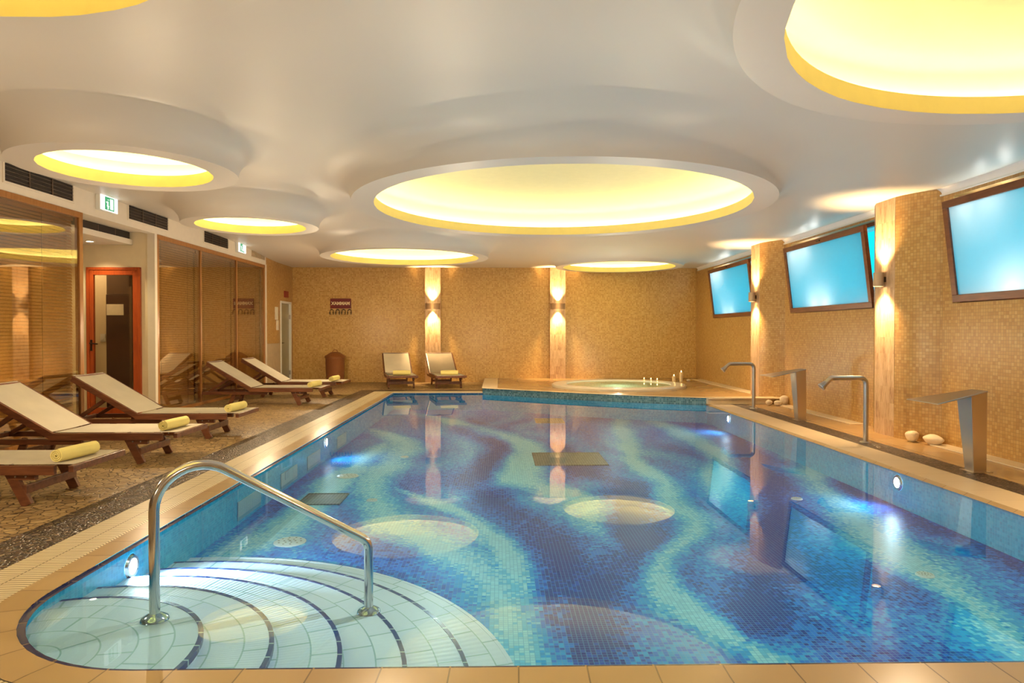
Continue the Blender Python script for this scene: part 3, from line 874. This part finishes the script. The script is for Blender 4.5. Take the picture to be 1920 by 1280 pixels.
# ------------------------------------------------------------------ lounger
def make_lounger(label):
    t = thing('sun_lounger', label, 'sun lounger', group='wooden sun loungers with cream slings')
    hw = .30; zs = .285; rh = .065; rw = .035; hx = .81; ex = 1.93; tip = (.10, .71)
    wd = M['wood']
    for s in (-1, 1):
        bm = B(); beam(bm, (hx - .02, s * hw, zs - rh / 2), (ex - .12, s * hw, zs - rh / 2), rw, rh); obj('side_rail', bm, wd, t)
    for s in (-1, 1):
        bm = B(); beam(bm, (hx + .02, s * hw, zs - .035), (tip[0], s * hw, tip[1] - .03), rw, .06); obj('back_rail', bm, wd, t)
    for s in (-1, 1):
        bm = B(); beam(bm, (.0, s * (hw - .045), .20), (hx + .25, s * (hw - .045), .20), .03, .05); obj('base_rail', bm, wd, t)
    bm = B(); beam(bm, (.04, -hw + .03, .20), (.04, hw - .03, .20), .03, .045); obj('base_crossbar', bm, wd, t)
    for s in (-1, 1):       # foot legs, splayed
        bm = B(); beam(bm, (1.60, s * (hw - .035), 0.002), (1.46, s * (hw - .035), zs - .01), .034, .07, up=(1, 0, .3)); l = obj('leg', bm, wd, t)
        bm = B(); box(bm, 1.48, 1.66, s * (hw - .035) - .02, s * (hw - .035) + .02, zs - .105, zs - .055, .004); obj('leg_block', bm, wd, l)
        for q in ((1.50, zs - .045), (1.53, zs - .08), (1.60, zs - .08)):
            bm = B(); tube(bm, [(q[0], s * (hw - .035) - .026, q[1]), (q[0], s * (hw - .035) + .026, q[1])], .006, 8)
            obj('bolt', bm, M['brushed'], l)
    for s in (-1, 1):
        bm = B(); beam(bm, (.44, s * (hw - .08), 0.002), (.53, s * (hw - .08), .225), .032, .06, up=(1, 0, .3)); obj('leg', bm, wd, t)
    bm = B(); beam(bm, (1.585, -hw + .02, .115), (1.585, hw - .02, .115), .028, .06); obj('foot_stretcher', bm, wd, t)
    bm = B(); beam(bm, (.47, -hw + .07, .09), (.47, hw - .07, .09), .028, .05); obj('head_stretcher', bm, wd, t)
    for s in (-1, 1):       # prop struts
        bm = B(); beam(bm, (.10, s * (hw - .085), .22), (.47, s * (hw - .03), .455), .03, .04); obj('prop', bm, wd, t)
    bm = B(); tube(bm, [(.47, -hw - .005, .455), (.47, hw + .005, .455)], .011, 8); obj('prop_rod', bm, M['dark_metal'], t)
    bm = B(); beam(bm, (ex, -hw - .025, zs - .02), (ex, hw + .025, zs - .02), .035, .045); obj('foot_bar', bm, wd, t)
    bm = B(); beam(bm, (tip[0] + .01, -hw, tip[1] - .02), (tip[0] + .01, hw, tip[1] - .02), .035, .04); obj('head_bar', bm, wd, t)
    # sling: one thin sheet following seat and back, sagging between rails
    def sheet(pr, name):
        bm = B(); n = 10; rows = []
        for (x, z, sag) in pr:
            rows.append([bm.verts.new((x, (-hw + .012) + (2 * hw - .024) * j / n, z - sag * (1 - (2 * j / n - 1) ** 2))) for j in range(n + 1)])
        for A, C in zip(rows, rows[1:]):
            for j in range(n): bm.faces.new((A[j], A[j + 1], C[j + 1], C[j]))
        r = bmesh.ops.solidify(bm, geom=bm.faces[:], thickness=.005)
        return obj(name, bm, M['canvas'], t, 50)
    sheet([(hx + .015 + (ex - hx - .02) * i / 10, zs + .006, .004 + .014 * math.sin(PI * i / 10)) for i in range(11)], 'seat_sling')
    sheet([(hx + (tip[0] - hx) * i / 10, zs + .012 + (tip[1] - zs - .004) * i / 10, .004 + .016 * math.sin(PI * i / 10)) for i in range(11)], 'back_sling')
    return t
LX = -4.85
LO = [(LX, 5.03, 'cream slung wooden lounger nearest the camera, only its foot end in the photo'),
      (LX, 6.535, 'second cream wooden lounger from the camera in the row by the glass'),
      (LX, 7.99, 'cream wooden lounger directly in front of the red framed door'),
      (LX, 11.5, 'cream wooden lounger beside the glass partition, second farthest in the left row'),
      (LX + .06, 12.85, 'farthest cream wooden lounger in the left row, nearest the grey door')]
proto = make_lounger(LO[0][2])
proto.location = (LO[0][0], LO[0][1], 0)
for x, y, lab in LO[1:]: dup(proto, (x, y, 0), 0, lab)
rb = math.radians(-77)
BK = [(-2.07, 'left one of the two wooden loungers against the back wall'), (-1.06, 'right one of the two wooden loungers against the back wall, before the lit column')]
for x, lab in BK: dup(proto, (x - 1.61 * math.cos(rb), 14.56 - 1.61 * math.sin(rb), 0), rb, lab)

# towels: rolled spiral sheets
def towel_mesh():
    bm = B(); L = .37; n = 56; th = .010
    outer = []; inner = []
    for i in range(n + 1):
        a = i / n * 2 * PI * 3.2; r = .012 + .043 * i / n
        c = Vector((math.cos(a), math.sin(a)))
        outer.append(c * r); inner.append(c * max(.004, r - th))
    def ring(y, s):
        return [bm.verts.new((p.x * s, y, p.y * s * .95)) for p in outer], [bm.verts.new((p.x * s, y, p.y * s * .95)) for p in inner]
    rs = [ring(y, s) for y, s in ((-L / 2, .95), (-L / 2 + .02, 1.0), (-L / 6, 1.03), (L / 6, 1.02), (L / 2 - .02, 1.0), (L / 2, .95))]
    for (o0, i0), (o1, i1) in zip(rs, rs[1:]):
        for k in range(n):
            bm.faces.new((o0[k], o0[k + 1], o1[k + 1], o1[k])); bm.faces.new((i0[k], i1[k], i1[k + 1], i0[k + 1]))
        bm.faces.new((o0[n], i0[n], i1[n], o1[n]))
    for (o, i_) in (rs[0], rs[-1]):
        for k in range(n): bm.faces.new((o[k], i_[k], i_[k + 1], o[k + 1]))
    return bm
tw = obj('rolled_towel', towel_mesh(), M['towel'], None, 60)
tag(tw, 'rolled yellow towel on the foot of the lounger nearest the camera', 'towel', 'rolled yellow towels')
ZT = .285 + .006 - .010 + .052
tw.location = (-3.08, 5.02, ZT); tw.rotation_euler = (0, 0, math.radians(-8))
TL = [(-3.09, 6.55, -6, 'rolled yellow towel on the second lounger from the camera'), (-3.06, 8.0, -6, 'rolled yellow towel on the lounger in front of the red door'),
      (-3.08, 11.48, -10, 'rolled yellow towel on the second farthest lounger of the left row'), (-3.08, 12.85, -6, 'rolled yellow towel on the farthest lounger of the left row'),
      ]
for x, y, a, lab in TL:
    c = tw.copy(); COL.objects.link(c); c.location = (x, y, ZT); c.rotation_euler = (0, 0, math.radians(a)); c['label'] = lab
for (x, _), lab in zip(BK, ('rolled yellow towel on the left lounger by the back wall', 'rolled yellow towel on the right lounger by the back wall')):
    c = tw.copy(); COL.objects.link(c); c['label'] = lab
    c.location = (x + .01, 14.56, ZT); c.rotation_euler = (0, 0, math.radians(95))

# ------------------------------------------------------------------ basket
t = thing('wicker_basket', 'tall brown wicker laundry basket with lid against the back wall', 'basket', (-3.78, 15.85, 0))
bm = B(); lathe(bm, [(0, .004), (.18, .004), (.19, .0), (.205, .15), (.212, .35), (.215, .60), (.205, .60), (.19, .1), (0, .03)], 40); obj('body', bm, M['wicker'], t, 40)
bm = B(); lathe(bm, [(.21, .60), (.236, .605), (.236, .64), (.20, .665), (.10, .73), (.0, .745)], 40); ld = obj('lid', bm, M['wicker'], t, 40)
bm = B(); tube(bm, [(.055 * math.cos(a), 0, .735 + .055 * math.sin(a)) for a in [i * PI / 10 for i in range(11)]], .008, 8); obj('handle', bm, M['wicker'], ld)

# ------------------------------------------------------------------ wall sign, hooks, notices
t = thing('wall_sign', 'maroon wall sign reading XAMMAM above four hooks', 'sign', (-3.76, WB, 1.76))
bm = B(); box(bm, -.245, .245, -.02, 0, 0, .235, .003); obj('board', bm, M['sign'], t)
cu = bpy.data.curves.new('lettering', 'FONT'); cu.body = 'XAMMAM'; cu.size = .122; cu.align_x = 'CENTER'; cu.extrude = .002; cu.offset = .006; cu.space_character = .96
tmp = bpy.data.objects.new('tmp', cu); COL.objects.link(tmp)
bpy.context.view_layer.update()
me = bpy.data.meshes.new_from_object(tmp.evaluated_get(bpy.context.evaluated_depsgraph_get()))
bpy.data.objects.remove(tmp); me.materials.clear(); me.materials.append(M['letter'])
w_ = max(v.co.x for v in me.vertices) - min(v.co.x for v in me.vertices)
sx = .445 / w_
le = bpy.data.objects.new('lettering', me); COL.objects.link(le); le.parent = t
le.location = (0, -.0225, .085); le.rotation_euler = (PI / 2, 0, 0); le.scale = (sx, sx * 1.0, 1)
hk = None
for i, lab in enumerate(('leftmost double coat hook under the maroon sign', 'second double coat hook from the left under the maroon sign', 'third double coat hook from the left under the maroon sign', 'rightmost double coat hook under the maroon sign')):
    loc = (-3.76 - .21 + .14 * i, WB, 1.61)
    if hk is None:
        hk = thing('double_hook', lab, 'hook', loc, group='double hooks under the sign')
        bm = B(); pts_ = [(-.04, -.04, .0), (-.04, -.03, .05)] + [(.04 * math.cos(a), -.02, .085 + .04 * math.sin(a)) for a in [PI - i_ * PI / 8 for i_ in range(9)]] + [(.04, -.03, .05), (.04, -.04, .0)]
        tube(bm, pts_, .008, 8); box(bm, -.012, .012, -.022, .004, .11, .135)
        obj('hook_bar', bm, M['dark_metal'], hk, 40)
        for s in (-1, 1):
            bm = B(); bmesh.ops.create_icosphere(bm, subdivisions=2, radius=.015, matrix=Matrix.Translation((s * .04, -.042, .045))); obj('knob', bm, M['dark_metal'], hk, 60)
    else: dup(hk, loc, 0, lab)
o = obj('warning_plate', box(B(), -.004, .02, -.14, .14, -.07, .08, .003), M['sign_red']); o.location = (WL, 15.84, 2.06); tag(o, 'small dark red plate on the wall above the grey door', 'sign')
o = obj('paper_notice', box(B(), -.004, .006, -.10, .10, -.15, .13), M['paper']); o.location = (WL, 15.16, 1.62); tag(o, 'upper white paper notice left of the grey door', 'notice')
o = obj('paper_notice', box(B(), -.004, .006, -.08, .08, -.11, .11), M['paper']); o.location = (WL, 15.22, 1.35); tag(o, 'lower white paper notice left of the grey door', 'notice')

# ------------------------------------------------------------------ sconces
def sconce_back(cx, lab):
    t = thing('wall_sconce', lab, 'wall lamp', (cx, WB - .09, 1.74), group='up and down wall lamps')
    bm = B(); prof = [(.175 * math.cos(a), -.012 - .085 * math.sin(a)) for a in [i * PI / 14 for i in range(15)]]
    a_ = [bm.verts.new((x, y, 0)) for x, y in prof]; b_ = [bm.verts.new((x, y, .14)) for x, y in prof]
    for i in range(14): bm.faces.new((a_[i], a_[i + 1], b_[i + 1], b_[i]))
    bmesh.ops.solidify(bm, geom=bm.faces[:], thickness=.004)
    obj('shade', bm, M['sconce'], t, 40)
    bm = B(); box(bm, -.03, .03, -.05, 0, .045, .095, .003); obj('bracket', bm, M['sconce'], t)
    bm = B(); lathe(bm, [(0, 0), (.028, 0), (.028, .012), (0, .012)], 16, (0, -.055, .10)); obj('lens', bm, M['lens'], t)
    bm = B(); lathe(bm, [(0, 0), (.028, 0), (.028, .012), (0, .012)], 16, (0, -.055, .025)); obj('lens', bm, M['lens'], t)
sconce_back(-1.565, 'half round wall lamp on the left column of the back wall')
sconce_back(1.41, 'half round wall lamp on the column behind the hot tub')
def sconce_side(cy, lab):
    t = thing('wall_sconce', lab, 'wall lamp', (4.5, cy, 1.73), group='up and down wall lamps')
    bm = B(); lathe(bm, [(.055, 0), (.055, .16), (.049, .16), (.049, 0)], 24, (-.075, 0, 0), close=True); obj('shade', bm, M['sconce'], t, 40)
    bm = B(); box(bm, -.03, 0, -.03, .03, .05, .11, .003); obj('bracket', bm, M['dark_metal'], t)
    for z in (.02, .125):
        bm = B(); lathe(bm, [(0, 0), (.040, 0), (.040, .012), (0, .012)], 16, (-.075, 0, z)); obj('lens', bm, M['lens'], t)
sconce_side(7.88, 'metal wall lamp on the nearer right column, beside the middle window')
sconce_side(11.86, 'metal wall lamp on the farther right column, beside the far window')

# ------------------------------------------------------------------ hot tub
HX, HY, HR = 2.45, 13.95, 1.36
t = thing('hot_tub', 'round sunken hot tub with wide cream rim on the platform', 'hot tub', (HX, HY, HP))
bm = B(); lathe(bm, [(HR, 0), (HR, .035), (HR - .03, .055), (HR - .25, .058), (HR - .30, .045), (HR - .32, -.01)], 72); obj('rim', bm, M['tub'], t, 30)
bm = B(); lathe(bm, [(HR - .32, .0), (HR - .36, .002), (HR - .5, .006), (0, .006)], 72); obj('basin', bm, plain('pale green basin', (.62, .78, .62), .3, var=.02), t, 30)
wt = obj('hot_tub_water', lathe(B(), [(0, 0), (HR - .305, 0)], 72), M['tubwater'], up=True); wt.location = (HX, HY, HP + .036)
tag(wt, 'pale green water filling the round hot tub', 'water', kind='stuff')
def candle(x, y, z, r, h, lab, name='pillar_candle', grp='candles by the hot tub'):
    t = thing(name, lab, 'candle', (x, y, z), group=grp)
    bm = B(); lathe(bm, [(0, 0), (r, 0), (r, h), (r * .8, h - .004), (0, h - .012)], 20); obj('wax', bm, M['wax'], t, 40)
    fh = max(.028, r * .9)
    bm = B(); tube(bm, [(0, 0, h - .012), (0, 0, h + .008)], .0025, 6); obj('wick', bm, M['dark_metal'], t)
    bm = B(); lathe(bm, [(0, 0), (fh * .28, fh * .3), (fh * .24, fh * .6), (0, fh * 1.25)], 12, (0, 0, h + .004)); obj('flame', bm, M['flame'], t, 60)
candle(3.95, 15.3, HP, .04, .11, 'shorter lit pillar candle on the platform right of the hot tub')
candle(4.10, 15.25, HP, .04, .20, 'taller lit pillar candle on the platform right of the hot tub')
for a, lab in ((52, 'lit tealight on the hot tub rim, leftmost of the three'), (44, 'lit tealight on the hot tub rim, middle of the three'), (36, 'lit tealight on the hot tub rim, rightmost of the three')):
    candle(HX + 1.2 * math.cos(math.radians(a)), HY + 1.2 * math.sin(math.radians(a)), HP + .057, .022, .02, lab, 'tealight', 'tealights on the tub rim')

def stone(x, y, z, sx_, sy_, sz_, rz, lab, seed, grp):
    rnd = random.Random(seed)
    bm = B(); bmesh.ops.create_icosphere(bm, subdivisions=3, radius=1)
    off = [rnd.uniform(-1, 1) for _ in range(6)]
    for v in bm.verts:
        c = v.co; k = 1 + .10 * math.sin(2.3 * c.x + off[0] * 3) + .09 * math.sin(3.1 * c.y + off[1] * 3) + .05 * math.sin(5 * c.z + off[2])
        v.co = Vector((c.x * sx_ * k, c.y * sy_ * k, c.z * sz_ * k))
    zm = min(v.co.z for v in bm.verts)
    for v in bm.verts: v.co.z -= zm
    o = obj('white_stone', bm, M['pebble_white'], None, 70); o.location = (x, y, z); o.rotation_euler = (0, 0, rz)
    return tag(o, lab, 'stone', grp)
g1 = 'white stones by the platform step'
stone(4.42, 11.06, 0, .05, .05, .045, .3, 'small round white stone at the end of the platform step, leftmost', 1, g1)
stone(4.545, 11.0, 0, .07, .05, .04, .1, 'white stone at the end of the platform step, middle one', 2, g1)
stone(4.68, 11.08, 0, .07, .05, .085, .1, 'tall white stone at the end of the platform step against the wall', 3, g1)
g2 = 'white stones by the near column'
stone(4.52, 7.37, 0, .06, .07, .07, .4, 'left white stone of the pair beside the near right column', 4, g2)
stone(4.60, 7.13, .0, .06, .12, .05, .3, 'right long white stone of the pair at the right wall base', 5, g2)
stone(4.28, 15.3, HP, .05, .03, .02, .2, 'small white stone beside the pillar candles', 6, None)

# ------------------------------------------------------------------ spouts and cascades
def spout(y, lab):
    t = thing('water_spout', lab, 'pool spout', (4.0, y, 0), group='swan neck pool spouts')
    bm = B(); tube(bm, fillet([(0, 0, 0), (0, 0, .70), (-.385, 0, .70), (-.455, 0, .635)], [.07, .05], 8), .027, 16); obj('pipe', bm, M['brushed'], t, 40)
    bm = B(); d = Vector((-.07, 0, -.065)).normalized(); p = Vector((-.44, 0, .648))
    tube(bm, [p, p + d * .02, p + d * .07, p + d * .075], [.029, .031, .046, .043], 16); obj('nozzle', bm, M['brushed'], t, 40)
    bm = B(); lathe(bm, [(.027, .012), (.055, .008), (.06, 0), (.027, 0)], 24, close=True); obj('base_flange', bm, M['brushed'], t, 40)
spout(7.35, 'nearer steel swan neck spout, between the two waterfall blades')
spout(10.62, 'farther steel swan neck spout, by the platform step')
def hexa(bm, lo, hi):
    a = [bm.verts.new(p) for p in lo]; b = [bm.verts.new(p) for p in hi]
    bm.faces.new(a); bm.faces.new(b)
    for i in range(4): bm.faces.new((a[i], a[(i + 1) % 4], b[(i + 1) % 4], b[i]))
    es = list({e for v in a + b for e in v.link_edges})
    bmesh.ops.bevel(bm, geom=es, offset=.003, segments=1, affect='EDGES')
    return bm
def cascade(y, lab):
    t = thing('waterfall_blade', lab, 'pool waterfall', (4.06, y, 0), group='steel waterfall blades')
    bm = B(); hexa(bm, [(0, -.055, 0), (.115, -.055, 0), (.115, .055, 0), (0, .055, 0)], [(-.05, -.09, .655), (.09, -.09, .69), (.09, .10, .69), (-.05, .10, .655)])
    obj('column', bm, M['brushed'], t)
    bm = B(); hexa(bm, [(.092, -.095, .685), (.092, .105, .685), (-.42, .22, .595), (-.42, -.22, .595)], [(.092, -.095, .70), (.092, .105, .70), (-.42, .22, .603), (-.42, -.22, .603)])
    obj('blade', bm, M['brushed'], t)
    bm = B(); box(bm, -.03, .15, -.085, .085, 0, .004, .001); obj('base_plate', bm, M['brushed'], t)
cascade(5.80, 'nearest steel waterfall blade at the right edge of the photo')
cascade(9.22, 'farther steel waterfall blade between the two swan neck spouts')

# ------------------------------------------------------------------ handrail
t = thing('pool_handrail', 'bent steel handrail standing on the curved pool steps', 'handrail', (0, 0, 0))
p1 = Vector((-1.52, 3.03, ZW - .05)); p2 = Vector((-.66, 3.46, ZW - .20))
def on(f, z): q = p1.lerp(p2, f); return Vector((q.x, q.y, z))
path = fillet([p1, on(0, .756), on(1.0, .14), p2], [.19, .08], 12)
bm = B(); tube(bm, path, .0225, 20); obj('rail', bm, M['steel'], t, 40)
for p in (p1, p2):
    bm = B(); lathe(bm, [(.0225, .03), (.03, .026), (.055, .012), (.06, 0.001), (.0225, 0.001)], 28, p, close=True); obj('flange', bm, M['steel'], t, 40)

# ------------------------------------------------------------------ pool fittings
def drain(name, x, y, w_, d_, mat, lab, grp=None):
    t = thing(name, lab, 'drain', (x, y, ZP), group=grp)
    bm = B(); box(bm, -w_ / 2, w_ / 2, -d_ / 2, d_ / 2, 0, .008); obj('grating', bm, M[mat], t)
    bm = B(); e = .012
    for q in ((-w_ / 2 - e, w_ / 2 + e, -d_ / 2 - e, -d_ / 2), (-w_ / 2 - e, w_ / 2 + e, d_ / 2, d_ / 2 + e), (-w_ / 2 - e, -w_ / 2, -d_ / 2, d_ / 2), (w_ / 2, w_ / 2 + e, -d_ / 2, d_ / 2)):
        box(bm, *q, 0, .011)
    obj('frame', bm, M['vent_blank'] if mat == 'tan_grate' else M['grey_grate'], t)
drain('floor_drain', -1.6, 6.25, .36, .38, 'grey_grate', 'grey square drain grate on the pool floor near the left wall')
drain('floor_drain', .84, 8.18, .82, .78, 'grey_grate', 'largest grey square grate in the middle of the pool floor')
drain('floor_drain', .87, 11.7, .46, .55, 'tan_grate', 'tan drain grate on the pool floor near the platform')
def inlet(x, y, r, lab):
    t = thing('floor_inlet', lab, 'inlet', (x, y, ZP), group='round white floor inlets')
    bm = B(); lathe(bm, [(0, .010), (r * .9, .010), (r, .004), (r, 0)], 32); pl_ = obj('cover', bm, M['white_plastic'], t, 40)
    bm = B()
    for rr, n in ((r * .35, 6), (r * .7, 10)):
        for i in range(n):
            a = 2 * PI * i / n; lathe(bm, [(0, .0112), (r * .07, .0112)], 8, (rr * math.cos(a), rr * math.sin(a), 0))
    lathe(bm, [(0, .0112), (r * .09, .0112)], 8); obj('holes', bm, M['vent_slat'], pl_)
inlet(-1.52, 4.98, .115, 'round white inlet cover on the pool floor near the curved steps')
inlet(-1.60, 7.25, .115, 'round white inlet cover beyond the grey drain at the left')
inlet(2.68, 4.22, .055, 'small round inlet on the pool floor at the lower right')
inlet(2.73, 6.18, .05, 'small round inlet on the pool floor before the nearer spout reflection')
inlet(-1.15, 8.35, .05, 'small round inlet on the pool floor left of the middle')
inlet(-1.15, 6.2, .05, 'small round inlet just right of the grey drain at the left')
for y0, lab in ((5.43, 'white slotted grille low on the left pool wall, nearest'), (6.50, 'white slotted grille on the left pool wall, second from the camera'), (7.40, 'white slotted grille on the left pool wall, third from the camera'), (8.75, 'white slotted grille on the left pool wall, farthest')):
    t = thing('wall_grille', lab, 'grille', (XL, y0, ZP + .03), group='white grilles on the left pool wall')
    bm = B(); box(bm, .001, .008, 0, .52, 0, .15, .002); obj('grille_plate', bm, M['white_grille'], t)
def pool_lamp(x, y, lab, power=14):
    s = 1 if x < 0 else -1
    t = thing('pool_lamp', lab, 'underwater lamp', (x, y, ZW - .10), group='underwater lamps')
    def ring(prof):
        bm = B(); lathe(bm, prof, 28)
        for v in bm.verts: v.co = Vector((s * v.co.z, v.co.x, v.co.y))
        return bm
    obj('bezel', ring([(.045, .012), (.06, .012), (.07, 0.001)]), M['steel'], t, 40)
    obj('lens', ring([(0, .013), (.045, .010)]), M['poollens'], t, 40)
    l = bpy.data.lights.new('underwater_spot', 'SPOT'); l.energy = power; l.color = (.80, .96, 1); l.spot_size = math.radians(165); l.spot_blend = 1; l.shadow_soft_size = .03
    lo = bpy.data.objects.new('underwater_spot', l); COL.objects.link(lo)
    lo.location = (x + s * .05, y, ZW - .10); lo.rotation_euler = (Vector((s, 0, -.12))).to_track_quat('-Z', 'Y').to_euler()
    return l
pool_lamp(XL, 3.87, 'bright underwater lamp on the left pool wall beside the steps', 130)
pool_lamp(XL, 8.2, 'bright underwater lamp farther along the left pool wall')
pool_lamp(XR, 5.9, 'nearer bright underwater lamp on the right pool wall')
pool_lamp(XR, 10.3, 'farther bright underwater lamp on the right pool wall')

# ------------------------------------------------------------------ lights
def spot(loc, d, e, col, size, blend=.6, soft=.03, name='lamp_spot'):
    l = bpy.data.lights.new(name, 'SPOT'); l.energy = e; l.color = col; l.spot_size = math.radians(size); l.spot_blend = blend; l.shadow_soft_size = soft
    o = bpy.data.objects.new(name, l); COL.objects.link(o); o.location = loc
    o.rotation_euler = Vector(d).to_track_quat('-Z', 'Y').to_euler(); return o
WARM = (1, .66, .30)
for cx in (-1.565, 1.41):
    spot((cx, WB - .165, 1.87), (0, .05, 1), 230, WARM, 78, .9, .02); spot((cx, WB - .165, 1.75), (0, .05, -1), 230, WARM, 78, .9, .02)
for cy in (3.92, 7.88, 11.86):
    spot((4.5 - .13, cy, 1.89), (.12, 0, 1), 150, WARM, 100, .9); spot((4.5 - .13, cy, 1.73), (.12, 0, -1), 150, WARM, 100, .9)
spot((-5.58, 9.45, 2.43), (.0, .12, -1), 45, (1, .78, .45), 110, .7)
spot((-6.35, 10.25, 2.5), (.1, .2, -1), 22, (1, .74, .45), 140, .7)
# fill points added in mid-air to brighten the room evenly, no fixtures
for x_ in (-3.4, -.6, 2.2):
    for y_ in (.5, 3.6, 6.8, 10.0, 13.2):
        l = bpy.data.lights.new('room_fill', 'POINT'); l.energy = 38 if x_ < -3 else 29; l.color = (1, .76, .48) if x_ < -3 else (1, .775, .50); l.shadow_soft_size = 0
        o = bpy.data.objects.new('room_fill', l); COL.objects.link(o); o.location = (x_, y_, 1.0 if x_ > -3 else 1.25)
l = bpy.data.lights.new('tub_fill', 'POINT'); l.energy = 16; l.color = (.85, 1, .85); l.shadow_soft_size = 0  # added fill point hanging over the tub to brighten its water, no fixture
o = bpy.data.objects.new('tub_fill', l); COL.objects.link(o); o.location = (HX, HY, HP + .30)
# point lights added behind the frosted panes to give them white glows
for a, b in WIN[:3]:
    for k_, x_, z_, e in ((.34, .13, 1.61, 1.9), (.48, .13, 1.61, 1.9), (.12, .05, 2.46, 1.8), (.26, .06, 2.50, 1.8)):
        l = bpy.data.lights.new('pane_glow_fill', 'POINT'); l.energy = e; l.color = (1, .96, .88); l.shadow_soft_size = .04
        o = bpy.data.objects.new('pane_glow_fill', l); COL.objects.link(o); o.location = (WR + x_, b - k_ * (b - a), z_)

w = bpy.data.worlds.new('World'); sc.world = w; w.use_nodes = True
nt = w.node_tree; bg = nt.nodes['Background']
tc = nt.nodes.new('ShaderNodeTexCoord'); gr = nt.nodes.new('ShaderNodeTexGradient'); mp = nt.nodes.new('ShaderNodeMapping')
rp = nt.nodes.new('ShaderNodeValToRGB')
mp.inputs['Rotation'].default_value = (0, PI / 2, 0)
nt.links.new(tc.outputs['Generated'], mp.inputs[0]); nt.links.new(mp.outputs[0], gr.inputs[0]); nt.links.new(gr.outputs[0], rp.inputs[0])
rp.color_ramp.elements[0].color = (.005, .46, .66, 1); rp.color_ramp.elements[1].color = (.005, .38, .62, 1)
nt.links.new(rp.outputs[0], bg.inputs[0]); bg.inputs[1].default_value = 1.7

# ------------------------------------------------------------------ camera and view
cam = bpy.data.cameras.new('camera'); cam.lens = 24; cam.sensor_width = 36; cam.clip_start = .05
co = bpy.data.objects.new('camera', cam); COL.objects.link(co)
co.location = (0, 0, CAMZ); co.rotation_euler = (math.radians(90 - .8), 0, math.radians(-1.12))
sc.camera = co
sc.view_settings.view_transform = 'Standard'
sc.view_settings.look = 'None'
sc.view_settings.exposure = 0.3
sc.cycles.max_bounces = 6; sc.cycles.diffuse_bounces = 3; sc.cycles.glossy_bounces = 3; sc.cycles.transparent_max_bounces = 8
sc.cycles.use_adaptive_sampling = True; sc.cycles.adaptive_threshold = .07; sc.cycles.adaptive_min_samples = 16
sc.cycles.caustics_reflective = False; sc.cycles.caustics_refractive = False
sc.cycles.sample_clamp_indirect = 6
sc.cycles.use_denoising = True
sc.cycles.time_limit = 1150
